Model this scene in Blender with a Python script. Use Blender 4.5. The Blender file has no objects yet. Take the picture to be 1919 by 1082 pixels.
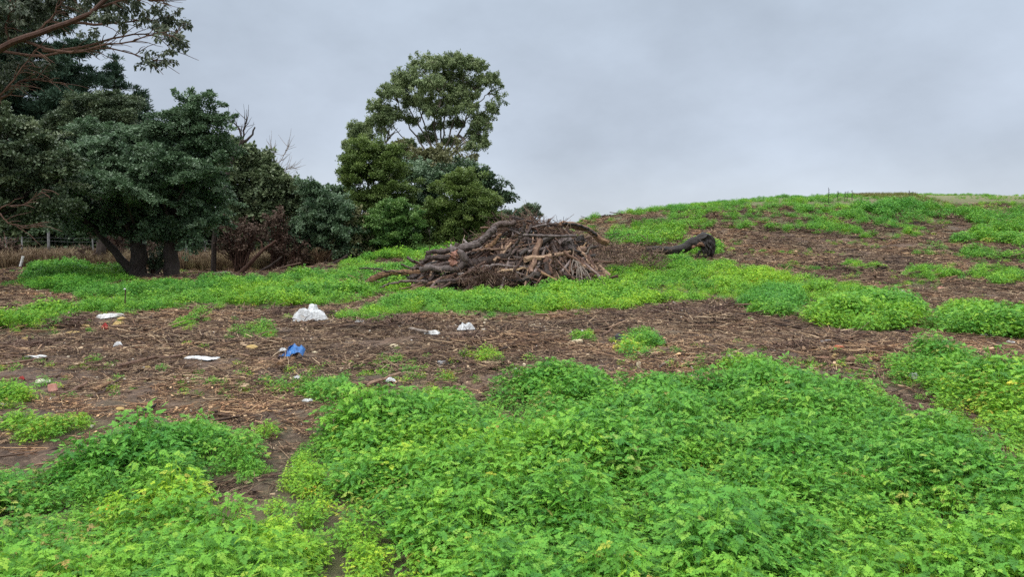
import bpy, math, random
import numpy as np
from mathutils import Vector, Matrix, Euler
random.seed(7)
RNG = np.random.default_rng(11)
R = math.radians
scene = bpy.context.scene
COL = scene.collection

# ------------------------------------------------------------------ camera
EYE = 1.6
F = 1386.0                       # focal length in photograph pixels (1919 wide)
PITCH = R(4.6)
cam_d = bpy.data.cameras.new('camera'); cam = bpy.data.objects.new('camera', cam_d); COL.objects.link(cam)
cam_d.sensor_width = 36; cam_d.lens = 36 * F / 1919.0; cam_d.clip_start = .05; cam_d.clip_end = 2000
cam.location = (0, 0, EYE); cam.rotation_euler = (R(90) - PITCH, 0, 0)
scene.camera = cam
# ------------------------------------------------------------------ sky and sun
SUN_EL, SUN_AZ = R(52), R(215)   # azimuth clockwise from +Y (the view direction)
w = bpy.data.worlds.new("World"); scene.world = w; w.use_nodes = True
nt = w.node_tree; nt.nodes.clear()
def N(nt, t, **kw):
    n = nt.nodes.new(t)
    for k, v in kw.items():
        if k.startswith('i_'):
            key = k[2:]; key = int(key) if key.isdigit() else key
            n.inputs[key].default_value = v
        else: setattr(n, k, v)
    return n
def L(nt, a, b): nt.links.new(a, b)
out = N(nt, 'ShaderNodeOutputWorld'); bg = N(nt, 'ShaderNodeBackground'); bg.inputs[1].default_value = .1
sky = N(nt, 'ShaderNodeTexSky', sky_type='NISHITA', sun_disc=False, sun_elevation=SUN_EL, sun_rotation=SUN_AZ)
tc = N(nt, 'ShaderNodeTexCoord'); sep = N(nt, 'ShaderNodeSeparateXYZ'); L(nt, tc.outputs['Generated'], sep.inputs[0])
ramp = N(nt, 'ShaderNodeValToRGB'); cr = ramp.color_ramp      # the cloud deck by elevation (brighter overhead, as overcast skies are)
ramp.color_ramp.interpolation = 'EASE'
for i, (p, c) in enumerate([(0, (.64, .705, .79)), (.12, (.56, .635, .75)), (.30, (.51, .59, .70)), (.5, (1.15, 1.22, 1.32)), (1, (2.75, 2.8, 2.85))]):
    e = cr.elements[i] if i < 2 else cr.elements.new(p)
    e.position = p; e.color = (*[x / 4 for x in c], 1)
L(nt, sep.outputs[2], ramp.inputs[0])
mp = N(nt, 'ShaderNodeMapping'); mp.inputs['Scale'].default_value = (1.2, 1.2, 2.1); mp.inputs['Rotation'].default_value = (.1, .5, .3)
L(nt, tc.outputs['Generated'], mp.inputs[0])
no = N(nt, 'ShaderNodeTexNoise', i_Scale=2.3, i_Detail=7., i_Roughness=.56); L(nt, mp.outputs[0], no.inputs[0])
mr = N(nt, 'ShaderNodeMapRange'); mr.inputs['From Min'].default_value = .3; mr.inputs['From Max'].default_value = .7
mr.inputs['To Min'].default_value = .84 * 40.5; mr.inputs['To Max'].default_value = 1.17 * 40.5; L(nt, no.outputs[0], mr.inputs[0])
mul = N(nt, 'ShaderNodeVectorMath', operation='SCALE'); L(nt, ramp.outputs[0], mul.inputs[0]); L(nt, mr.outputs[0], mul.inputs['Scale'])
mx = N(nt, 'ShaderNodeMixRGB', blend_type='MIX'); mx.inputs[0].default_value = .94
L(nt, sky.outputs[0], mx.inputs[1]); L(nt, mul.outputs[0], mx.inputs[2]); L(nt, mx.outputs[0], bg.inputs[0]); L(nt, bg.outputs[0], out.inputs[0])
sun_d = bpy.data.lights.new('sun', 'SUN'); sun = bpy.data.objects.new('sun', sun_d); COL.objects.link(sun)
sun_d.energy = 1.7; sun_d.angle = R(14); sun_d.color = (1, .96, .9)
sd = Vector((math.sin(SUN_AZ) * math.cos(SUN_EL), math.cos(SUN_AZ) * math.cos(SUN_EL), math.sin(SUN_EL)))
sun.rotation_euler = sd.to_track_quat('Z', 'Y').to_euler()
sun.location = sd * 60
scene.view_settings.view_transform = 'Standard'; scene.view_settings.look = 'None'
scene.view_settings.exposure = 0.0; scene.view_settings.gamma = 1
scene.render.engine = 'CYCLES'
scene.cycles.max_bounces = 6; scene.cycles.diffuse_bounces = 3; scene.cycles.transparent_max_bounces = 4
scene.cycles.use_denoising = False

# ------------------------------------------------------------------ pixel <-> place
cp, sp = math.cos(PITCH), math.sin(PITCH)
def ray(px, py):
    a = (np.asarray(px, float) - 959.5) / F; b = (541 - np.asarray(py, float)) / F
    return a, cp + b * sp, -sp + b * cp           # x, y, z of the ray
def at(px, py, D):
    x, y, z = ray(px, py); k = D / y
    return Vector((float(x * k), float(D), float(EYE + z * k)))
def project(x, y, z):
    dz = z - EYE
    d = y * cp - dz * sp; v = y * sp + dz * cp
    return 959.5 + F * x / d, 541 - F * v / d
# ------------------------------------------------------------------ noise
def _h(i, j, s):
    n = (i * 374761393 + j * 668265263 + s * 1442695041) & 0x7fffffff
    n = ((n ^ (n >> 13)) * 1274126177) & 0x7fffffff
    return ((n ^ (n >> 16)) & 0xffff) / 65535.0
def vnoise(x, y, s=0):
    x = np.asarray(x, float); y = np.asarray(y, float)
    i = np.floor(x).astype(np.int64); j = np.floor(y).astype(np.int64)
    u = x - i; v = y - j; u = u * u * (3 - 2 * u); v = v * v * (3 - 2 * v)
    return (_h(i, j, s) * (1 - u) + _h(i + 1, j, s) * u) * (1 - v) + (_h(i, j + 1, s) * (1 - u) + _h(i + 1, j + 1, s) * u) * v
def fbm(x, y, s=0, o=4):
    t = 0; a = .5; f = 1.
    for k in range(o):
        t = t + a * (vnoise(x * f, y * f, s + k * 17) - .5); a *= .5; f *= 2.03
    return t
# ------------------------------------------------------------------ terrain: thin-plate surface through surveyed points
CT = []
def c(px, py, D):
    p = at(px, py, D); CT.append((p.x, p.y, p.z))
for a_ in [(700, 497, 27), (900, 535, 22), (750, 486, 31), (560, 508, 29), (290, 525, 24), (90, 496, 36), (450, 520, 27), (600, 497, 36), (-100, 500, 34), (-120, 560, 17), (120, 560, 17),
           (1100, 415, 40), (1300, 386, 44), (1500, 372, 46), (1700, 370, 46), (1919, 371, 44), (2200, 385, 42), (2500, 410, 36),
           (1110, 505, 24), (1340, 480, 26), (1500, 478, 27), (1800, 482, 26), (2100, 500, 22), (1250, 440, 33), (1500, 425, 34), (1750, 425, 34), (1950, 430, 32),
           (1640, 550, 19), (1900, 560, 18), (1300, 560, 18)]: c(*a_)
CT += [(x, y, z) for x, y, z in [(0, 0, 0), (-6, 2, 0), (6, 2, .05), (0, 6, -.02), (-6, 8, .0), (6, 8, .05), (0, 12, .0), (-9, 13, -.05), (9, 13, 0.0), (0, -12, 0), (-15, -5, -.1), (18, -5, .3), (20, 10, .6),
     (-4, 34, .35), (-5, 40, -.9), (0, 44, 0.2), (4, 60, 1.4), (22, 66, 3.8), (40, 60, 3.6), (-12, 46, -.8), (-25, 50, -.5), (-60, 60, -.5), (-60, 10, -.2), (-40, 110, -2), (30, 130, 0), (90, 60, 1.5), (90, 0, 0), (0, -80, 0), (-90, -60, 0), (90, -80, 0), (-90, 140, -3), (100, 150, -2)]]
CT = np.array(CT)
def _U(r2): return np.where(r2 > 1e-9, r2 * np.log(r2 + 1e-12), 0)
def _solve():
    P = CT[:, :2] / 20.; n = len(P)
    K = _U(((P[:, None] - P[None]) ** 2).sum(-1)) + np.eye(n) * .012
    A = np.zeros((n + 3, n + 3)); A[:n, :n] = K; A[:n, n] = 1; A[:n, n + 1:] = P; A[n:, :n] = A[:n, n:].T
    return P, np.linalg.solve(A, np.r_[CT[:, 2], 0, 0, 0])
TP, TW = _solve()
def H0(x, y):
    x = np.asarray(x, float); y = np.asarray(y, float); sh = x.shape
    xr = np.clip(x.ravel(), -110, 110) / 20; yr = np.clip(y.ravel(), -90, 160) / 20
    o = np.empty(len(xr))
    for s in range(0, len(xr), 60000):
        e = s + 60000
        r2 = (xr[s:e, None] - TP[None, :, 0]) ** 2 + (yr[s:e, None] - TP[None, :, 1]) ** 2
        o[s:e] = _U(r2) @ TW[:-3] + TW[-3] + TW[-2] * xr[s:e] + TW[-1] * yr[s:e]
    return o.reshape(sh)
def Hr(x, y):                     # small relief
    return fbm(x * .45, y * .45, 3, 3) * .22 + fbm(x * 2.0, y * 2.0, 5, 3) * .12 + fbm(x * 6.5, y * 6.5, 8, 2) * .05
def H(x, y): return H0(x, y) + Hr(np.asarray(x, float), np.asarray(y, float))
def Hf(x, y): return float(H(np.array([x]), np.array([y]))[0])
def ground(px, py, dmax=70):      # where the ray through a photograph pixel meets the ground
    x, y, z = ray(px, py)
    D = np.exp(np.linspace(math.log(1.5), math.log(dmax), 900)); X = x / y * D; Z = EYE + z / y * D
    d = Z - H(X, D); k = np.argmax(d <= 0) if (d <= 0).any() else len(D) - 1
    if k > 0:
        t = d[k - 1] / (d[k - 1] - d[k] + 1e-9); DD = D[k - 1] + (D[k] - D[k - 1]) * min(max(t, 0), 1)
    else: DD = D[0]
    X = float(x / y * DD); return Vector((X, float(DD), Hf(X, DD)))
# ------------------------------------------------------------------ mesh helpers
def setp(o, label=None, cat=None, group=None, kind=None):
    if label: o['label'] = label
    if cat: o['category'] = cat
    if group: o['group'] = group
    if kind: o['kind'] = kind
    return o
class MB:
    """collects polygons; per-face float attribute 'lt' carries the piece's own colour variation"""
    def __init__(s): s.v = []; s.f = []; s.l = []; s.n = 0
    def add(s, verts, faces, lt=.5):
        s.v.extend(verts); s.f.extend([tuple(i + s.n for i in f) for f in faces]); s.l.extend([lt] * len(faces)); s.n += len(verts)
    def tube(s, pts, rad, sides=7, lt=.5, rough=0., cap=True, jag=0.):
        pts = [Vector(p) for p in pts]; n = len(pts)
        if not hasattr(rad, '__len__'): rad = [rad] * n
        up = Vector((.13, .31, 1)).normalized(); vs = []; s0 = random.random() * 50
        if rough: q_ = np.arange(sides) / sides * 6.283; A_ = np.cos(q_)[None] * 1.7 + np.zeros((n, 1)); B_ = np.sin(q_)[None] * 1.7 + np.arange(n)[:, None] * .37; NZ = fbm(A_ + s0, B_ + s0, 9, 3) * 3.2
        for i, p in enumerate(pts):
            t = (pts[min(i + 1, n - 1)] - pts[max(i - 1, 0)]); t = t.normalized() if t.length > 1e-9 else Vector((0, 0, 1))
            a = t.cross(up)
            if a.length < .05: a = t.cross(Vector((1, 0, 0)))
            a.normalize(); b = t.cross(a)
            for k in range(sides):
                q = 2 * math.pi * k / sides; r = rad[i] * (1 + (rough * (NZ[i, k] + random.uniform(-.35, .35)) if rough else 0))
                v = p + (a * math.cos(q) + b * math.sin(q)) * r
                if jag and i in (0, n - 1): v += t * (random.uniform(0, jag) * (1 if i else -1))
                vs.append(v)
        fs = [(i * sides + k, i * sides + (k + 1) % sides, (i + 1) * sides + (k + 1) % sides, (i + 1) * sides + k) for i in range(n - 1) for k in range(sides)]
        if cap: fs += [tuple(range(sides))[::-1], tuple((n - 1) * sides + k for k in range(sides))]
        s.add(vs, fs, lt)
    def build(s, name, mat, parent=None, smooth=False, origin=None):
        me = bpy.data.meshes.new(name)
        o0 = Vector(origin) if origin is not None else Vector((0, 0, 0))
        me.from_pydata([Vector(v) - o0 for v in s.v], [], s.f)
        if smooth: me.polygons.foreach_set('use_smooth', [True] * len(me.polygons))
        at_ = me.attributes.new('lt', 'FLOAT', 'FACE'); at_.data.foreach_set('value', np.array(s.l, 'f'))
        me.update(); return link(name, me, mat, parent, o0)
def link(name, me, mat, parent=None, loc=(0, 0, 0)):
    if mat and not me.materials: me.materials.append(mat)
    o = bpy.data.objects.new(name, me); COL.objects.link(o); o.location = loc
    if parent: o.parent = parent; o.location = Vector(loc) - Vector(parent.location)
    return o
def empty(name, loc):
    o = bpy.data.objects.new(name, None); COL.objects.link(o); o.location = loc; o.empty_display_size = .3; return o
def curve(pts, n=10, wob=0.):     # smooth polyline through points
    pts = [Vector(p) for p in pts]; m = len(pts)
    if m == 2: o = [pts[0].lerp(pts[1], i / (n - 1)) for i in range(n)]
    else:
        o = []
        for i in range(n):
            t = i / (n - 1) * (m - 1); k = min(int(t), m - 2); t -= k
            p0, p1, p2, p3 = pts[max(k - 1, 0)], pts[k], pts[k + 1], pts[min(k + 2, m - 1)]
            o.append(.5 * ((2 * p1) + (p2 - p0) * t + (2 * p0 - 5 * p1 + 4 * p2 - p3) * t * t + (3 * p1 - p0 - 3 * p2 + p3) * t ** 3))
    if wob:
        for i in range(1, n - 1): o[i] = o[i] + Vector([random.uniform(-wob, wob) for _ in range(3)])
    return o
def taper(a, b, n, p=1.): return [a + (b - a) * (i / (n - 1)) ** p for i in range(n)]
def quads(name, V, lt, mat, parent, loc, per=4):
    n = len(V) // per; me = bpy.data.meshes.new(name)
    me.vertices.add(len(V)); me.vertices.foreach_set('co', np.ascontiguousarray(V, 'f').ravel())
    me.loops.add(len(V)); me.loops.foreach_set('vertex_index', np.arange(len(V), dtype='i'))
    me.polygons.add(n); me.polygons.foreach_set('loop_start', np.arange(0, len(V), per, dtype='i'))
    a = me.attributes.new('lt', 'FLOAT', 'FACE'); a.data.foreach_set('value', np.asarray(lt, 'f'))
    me.update(calc_edges=True); return link(name, me, mat, parent, loc)
# ------------------------------------------------------------------ materials
def mat_new(name):
    m = bpy.data.materials.new(name); m.use_nodes = True; t = m.node_tree; t.nodes.clear()
    o = N(t, 'ShaderNodeOutputMaterial'); b = N(t, 'ShaderNodeBsdfPrincipled'); L(t, b.outputs[0], o.inputs[0]); return m, t, b, o
def ramp_node(t, stops, fac=None, interp='LINEAR'):
    r = N(t, 'ShaderNodeValToRGB'); r.color_ramp.interpolation = interp
    for i, (p, c_) in enumerate(stops):
        e = r.color_ramp.elements[i] if i < 2 else r.color_ramp.elements.new(p)
        e.position = p; e.color = (*c_, 1)
    if fac is not None: L(t, fac, r.inputs[0])
    return r
def leaf_mat(name, stops, rough=.5, trans=.25, tint=False, spec=.3, tstops=None):
    m, t, b, o = mat_new(name)
    a = N(t, 'ShaderNodeAttribute', attribute_name='lt')
    r = ramp_node(t, stops, a.outputs['Fac']); colr = r.outputs[0]
    if tint:
        a2 = N(t, 'ShaderNodeAttribute', attribute_name='tint', attribute_type='INSTANCER')
        r2 = ramp_node(t, tstops, a2.outputs['Fac'])
        mm = N(t, 'ShaderNodeMixRGB', blend_type='MULTIPLY'); mm.inputs[0].default_value = 1
        L(t, colr, mm.inputs[1]); L(t, r2.outputs[0], mm.inputs[2]); colr = mm.outputs[0]
    b.inputs['Roughness'].default_value = rough; b.inputs['Specular IOR Level'].default_value = spec
    L(t, colr, b.inputs['Base Color'])
    tr = N(t, 'ShaderNodeBsdfTranslucent'); L(t, colr, tr.inputs[0]); ms = N(t, 'ShaderNodeMixShader'); ms.inputs[0].default_value = trans
    L(t, b.outputs[0], ms.inputs[1]); L(t, tr.outputs[0], ms.inputs[2]); L(t, ms.outputs[0], o.inputs[0]); return m
def wood_mat(name, stops, scale=(9, 9, 2.), bump=.5, rough=.75, rnd=.25):
    m, t, b, o = mat_new(name)
    tcn = N(t, 'ShaderNodeTexCoord'); mpn = N(t, 'ShaderNodeMapping'); mpn.inputs['Scale'].default_value = scale
    L(t, tcn.outputs['Object'], mpn.inputs[0])
    n1 = N(t, 'ShaderNodeTexNoise', i_Scale=1.6, i_Detail=6., i_Roughness=.65); L(t, mpn.outputs[0], n1.inputs[0])
    oi = N(t, 'ShaderNodeObjectInfo'); a = N(t, 'ShaderNodeAttribute', attribute_name='lt')
    m1 = N(t, 'ShaderNodeMath', operation='MULTIPLY_ADD'); L(t, oi.outputs['Random'], m1.inputs[0]); m1.inputs[1].default_value = rnd; L(t, n1.outputs[0], m1.inputs[2])
    m2 = N(t, 'ShaderNodeMath', operation='MULTIPLY_ADD'); L(t, a.outputs['Fac'], m2.inputs[0]); m2.inputs[1].default_value = .5; L(t, m1.outputs[0], m2.inputs[2])
    m3 = N(t, 'ShaderNodeMath', operation='SUBTRACT'); L(t, m2.outputs[0], m3.inputs[0]); m3.inputs[1].default_value = .25 + rnd / 2
    r = ramp_node(t, stops, m3.outputs[0]); L(t, r.outputs[0], b.inputs['Base Color'])
    n2 = N(t, 'ShaderNodeTexNoise', i_Scale=5., i_Detail=5., i_Roughness=.7); L(t, mpn.outputs[0], n2.inputs[0])
    bp = N(t, 'ShaderNodeBump'); bp.inputs['Strength'].default_value = bump; bp.inputs['Distance'].default_value = .03
    L(t, n2.outputs[0], bp.inputs['Height']); L(t, bp.outputs[0], b.inputs['Normal'])
    b.inputs['Roughness'].default_value = rough; b.inputs['Specular IOR Level'].default_value = .35
    return m
def plain_mat(name, c1, c2, scale=12, rough=.6, bump=.3, tr=0.):
    m, t, b, o = mat_new(name); tcn = N(t, 'ShaderNodeTexCoord')
    n1 = N(t, 'ShaderNodeTexNoise', i_Scale=scale, i_Detail=5., i_Roughness=.6); L(t, tcn.outputs['Object'], n1.inputs[0])
    r = ramp_node(t, [(.35, c1), (.65, c2)], n1.outputs[0]); L(t, r.outputs[0], b.inputs['Base Color'])
    bp = N(t, 'ShaderNodeBump'); bp.inputs['Strength'].default_value = bump; bp.inputs['Distance'].default_value = .01
    L(t, n1.outputs[0], bp.inputs['Height']); L(t, bp.outputs[0], b.inputs['Normal']); b.inputs['Roughness'].default_value = rough
    return m
G3 = [(.25, (.86, .95, .78)), (.5, (1, 1, 1)), (.8, (1.0, 1.0, 1.0))]
M = {}
M['plant'] = leaf_mat('herb_leaves', [(0, (.060, .20, .030)), (.35, (.12, .345, .036)), (.7, (.19, .44, .048)), (.84, (.27, .47, .06)), (.93, (.44, .47, .09)), (1, (.30, .22, .08))], rough=.55, trans=.22, tint=True, spec=.25,
    tstops=[(0, (.62, .80, .85)), (.3, (.85, .92, .95)), (.6, (1.15, 1.05, .8)), (1, (1.9, 1.35, .75))])
M['plant_dry'] = leaf_mat('pale_weed', [(0, (.22, .30, .07)), (1, (.42, .42, .12))], tint=True, tstops=[(0, (.8, .8, .8)), (1, (1.1, 1.1, 1))])
M['stem'] = M['plant']
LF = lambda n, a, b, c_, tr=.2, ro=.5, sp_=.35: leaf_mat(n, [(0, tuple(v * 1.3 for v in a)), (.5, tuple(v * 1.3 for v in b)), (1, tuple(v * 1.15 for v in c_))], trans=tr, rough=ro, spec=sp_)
M['wattle'] = LF('olive_foliage', (.060, .095, .026), (.120, .175, .045), (.20, .26, .075))
M['wattle2'] = LF('green_foliage', (.05, .115, .032), (.095, .18, .045), (.17, .26, .07))
M['glossy'] = LF('bluish_foliage', (.045, .084, .044), (.090, .146, .074), (.21, .29, .19), .2, .45, .4)
M['deep'] = LF('dark_foliage', (.035, .065, .034), (.068, .115, .056), (.15, .21, .12), .12, .42, .5)
M['euc'] = LF('gum_foliage', (.085, .125, .05), (.155, .205, .085), (.26, .31, .15), .25)
M['eucdark'] = LF('near_gum_foliage', (.04, .055, .035), (.07, .09, .055), (.16, .18, .12), .2)
M['pine'] = LF('needle_foliage', (.028, .055, .036), (.048, .085, .054), (.08, .125, .08), .08, .6, .2)
M['grey'] = LF('greygreen_foliage', (.055, .085, .05), (.10, .14, .08), (.17, .21, .12))
M['dead'] = LF('dead_foliage', (.035, .023, .017), (.08, .054, .041), (.15, .108, .085), .1, .7, .1)
M['bark'] = wood_mat('dark_bark', [(0, (.012, .009, .008)), (.5, (.04, .028, .022)), (1, (.11, .085, .07))])
M['bark_red'] = wood_mat('reddish_bark', [(0, (.02, .010, .007)), (.5, (.07, .033, .021)), (1, (.17, .095, .062))])
M['bark_grey'] = wood_mat('gum_bark', [(0, (.08, .065, .055)), (.5, (.19, .16, .13)), (1, (.34, .29, .24))])
M['bark_pale'] = wood_mat('dead_bark', [(0, (.10, .08, .065)), (.5, (.22, .18, .15)), (1, (.36, .31, .26))])
M['log'] = wood_mat('wet_log', [(0, (.010, .007, .006)), (.4, (.042, .026, .021)), (.64, (.115, .078, .065)), (1, (.30, .24, .22))], bump=.8, rough=.55, rnd=.3)
M['log_grey'] = wood_mat('wet_grey_log', [(0, (.02, .017, .017)), (.4, (.05, .036, .032)), (.62, (.125, .094, .085)), (1, (.38, .33, .31))], bump=.7, rough=.5, rnd=.15)
M['log_orange'] = wood_mat('split_wood', [(0, (.03, .015, .010)), (.42, (.13, .065, .038)), (.65, (.30, .18, .09)), (1, (.52, .37, .22))], scale=(14, 14, 3), rnd=.1)
M['log_pink'] = wood_mat('raw_pink_bark', [(0, (.06, .03, .025)), (.45, (.30, .14, .10)), (1, (.5, .32, .26))], rnd=.05)
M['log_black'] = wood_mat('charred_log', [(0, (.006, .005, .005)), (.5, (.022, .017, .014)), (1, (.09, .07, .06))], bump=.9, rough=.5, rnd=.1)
M['stick'] = wood_mat('stick_bark', [(0, (.014, .008, .006)), (.42, (.062, .032, .021)), (.66, (.16, .090, .058)), (1, (.38, .25, .16))], rough=.6, rnd=.55, bump=.3)

# ------------------------------------------------------------------ ground sheet
def axis(lo, hi, fine, flo, fhi, g=1.06):
    a = list(np.arange(flo, fhi, fine)); s = fine; v = a[-1]
    while v < hi: s *= g; v += s; a.append(v)
    s = fine; v = flo; b = []
    while v > lo: s *= g; v -= s; b.append(v)
    return np.array(b[::-1] + a)
gx = axis(-420, 420, .085, -13, 13); gy = axis(-300, 600, .075, 1.5, 24, 1.02)
XX, YY = np.meshgrid(gx, gy); ZZ = H(XX, YY)
me = bpy.data.meshes.new('ground'); nv = XX.size; nx, ny = len(gx), len(gy)
me.vertices.add(nv); me.vertices.foreach_set('co', np.stack([XX, YY, ZZ], -1).astype('f').ravel())
I = np.arange(nv).reshape(ny, nx); q = np.stack([I[:-1, :-1], I[:-1, 1:], I[1:, 1:], I[1:, :-1]], -1).reshape(-1, 4)
me.loops.add(q.size); me.loops.foreach_set('vertex_index', q.ravel().astype('i')); me.polygons.add(len(q)); me.polygons.foreach_set('loop_start', np.arange(0, q.size, 4, dtype='i'))
me.polygons.foreach_set('use_smooth', np.ones(len(q), bool)); me.update(calc_edges=True)
m, t, b, o = mat_new('soil'); tcn = N(t, 'ShaderNodeTexCoord')
def tn(sc, de=6., ro=.6): 
    n_ = N(t, 'ShaderNodeTexNoise', i_Scale=sc, i_Detail=de, i_Roughness=ro); L(t, tcn.outputs['Object'], n_.inputs[0]); return n_
r1 = ramp_node(t, [(.28, (.030, .020, .015)), (.45, (.085, .055, .038)), (.58, (.155, .105, .073)), (.75, (.28, .21, .16))], tn(16., 8., .72).outputs[0])
r2 = ramp_node(t, [(.35, (.75, .72, .72)), (.5, (1, .98, .95)), (.68, (1.35, 1.22, 1.1))], tn(.9, 4.).outputs[0])
mm = N(t, 'ShaderNodeMixRGB', blend_type='MULTIPLY'); mm.inputs[0].default_value = 1; L(t, r1.outputs[0], mm.inputs[1]); L(t, r2.outputs[0], mm.inputs[2])
ma = N(t, 'ShaderNodeAttribute', attribute_name='moss'); mg = N(t, 'ShaderNodeMixRGB'); L(t, ma.outputs['Fac'], mg.inputs[0]); L(t, mm.outputs[0], mg.inputs[1])
r3 = ramp_node(t, [(.35, (.07, .07, .03)), (.65, (.12, .16, .04))], tn(7.).outputs[0]); L(t, r3.outputs[0], mg.inputs[2])
da = N(t, 'ShaderNodeAttribute', attribute_name='dry'); dg = N(t, 'ShaderNodeMixRGB'); L(t, da.outputs['Fac'], dg.inputs[0]); L(t, mg.outputs[0], dg.inputs[1])
r4 = ramp_node(t, [(.3, (.12, .15, .05)), (.7, (.23, .22, .10))], tn(3.).outputs[0]); L(t, r4.outputs[0], dg.inputs[2])
L(t, dg.outputs[0], b.inputs['Base Color'])
bp = N(t, 'ShaderNodeBump'); bp.inputs['Strength'].default_value = .9; bp.inputs['Distance'].default_value = .035
L(t, tn(34., 6., .7).outputs[0], bp.inputs['Height']); L(t, bp.outputs[0], b.inputs['Normal']); b.inputs['Roughness'].default_value = .9
GROUND_MAT = m
setp(link('ground', me, m), kind='structure'); GROUND = me

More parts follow.
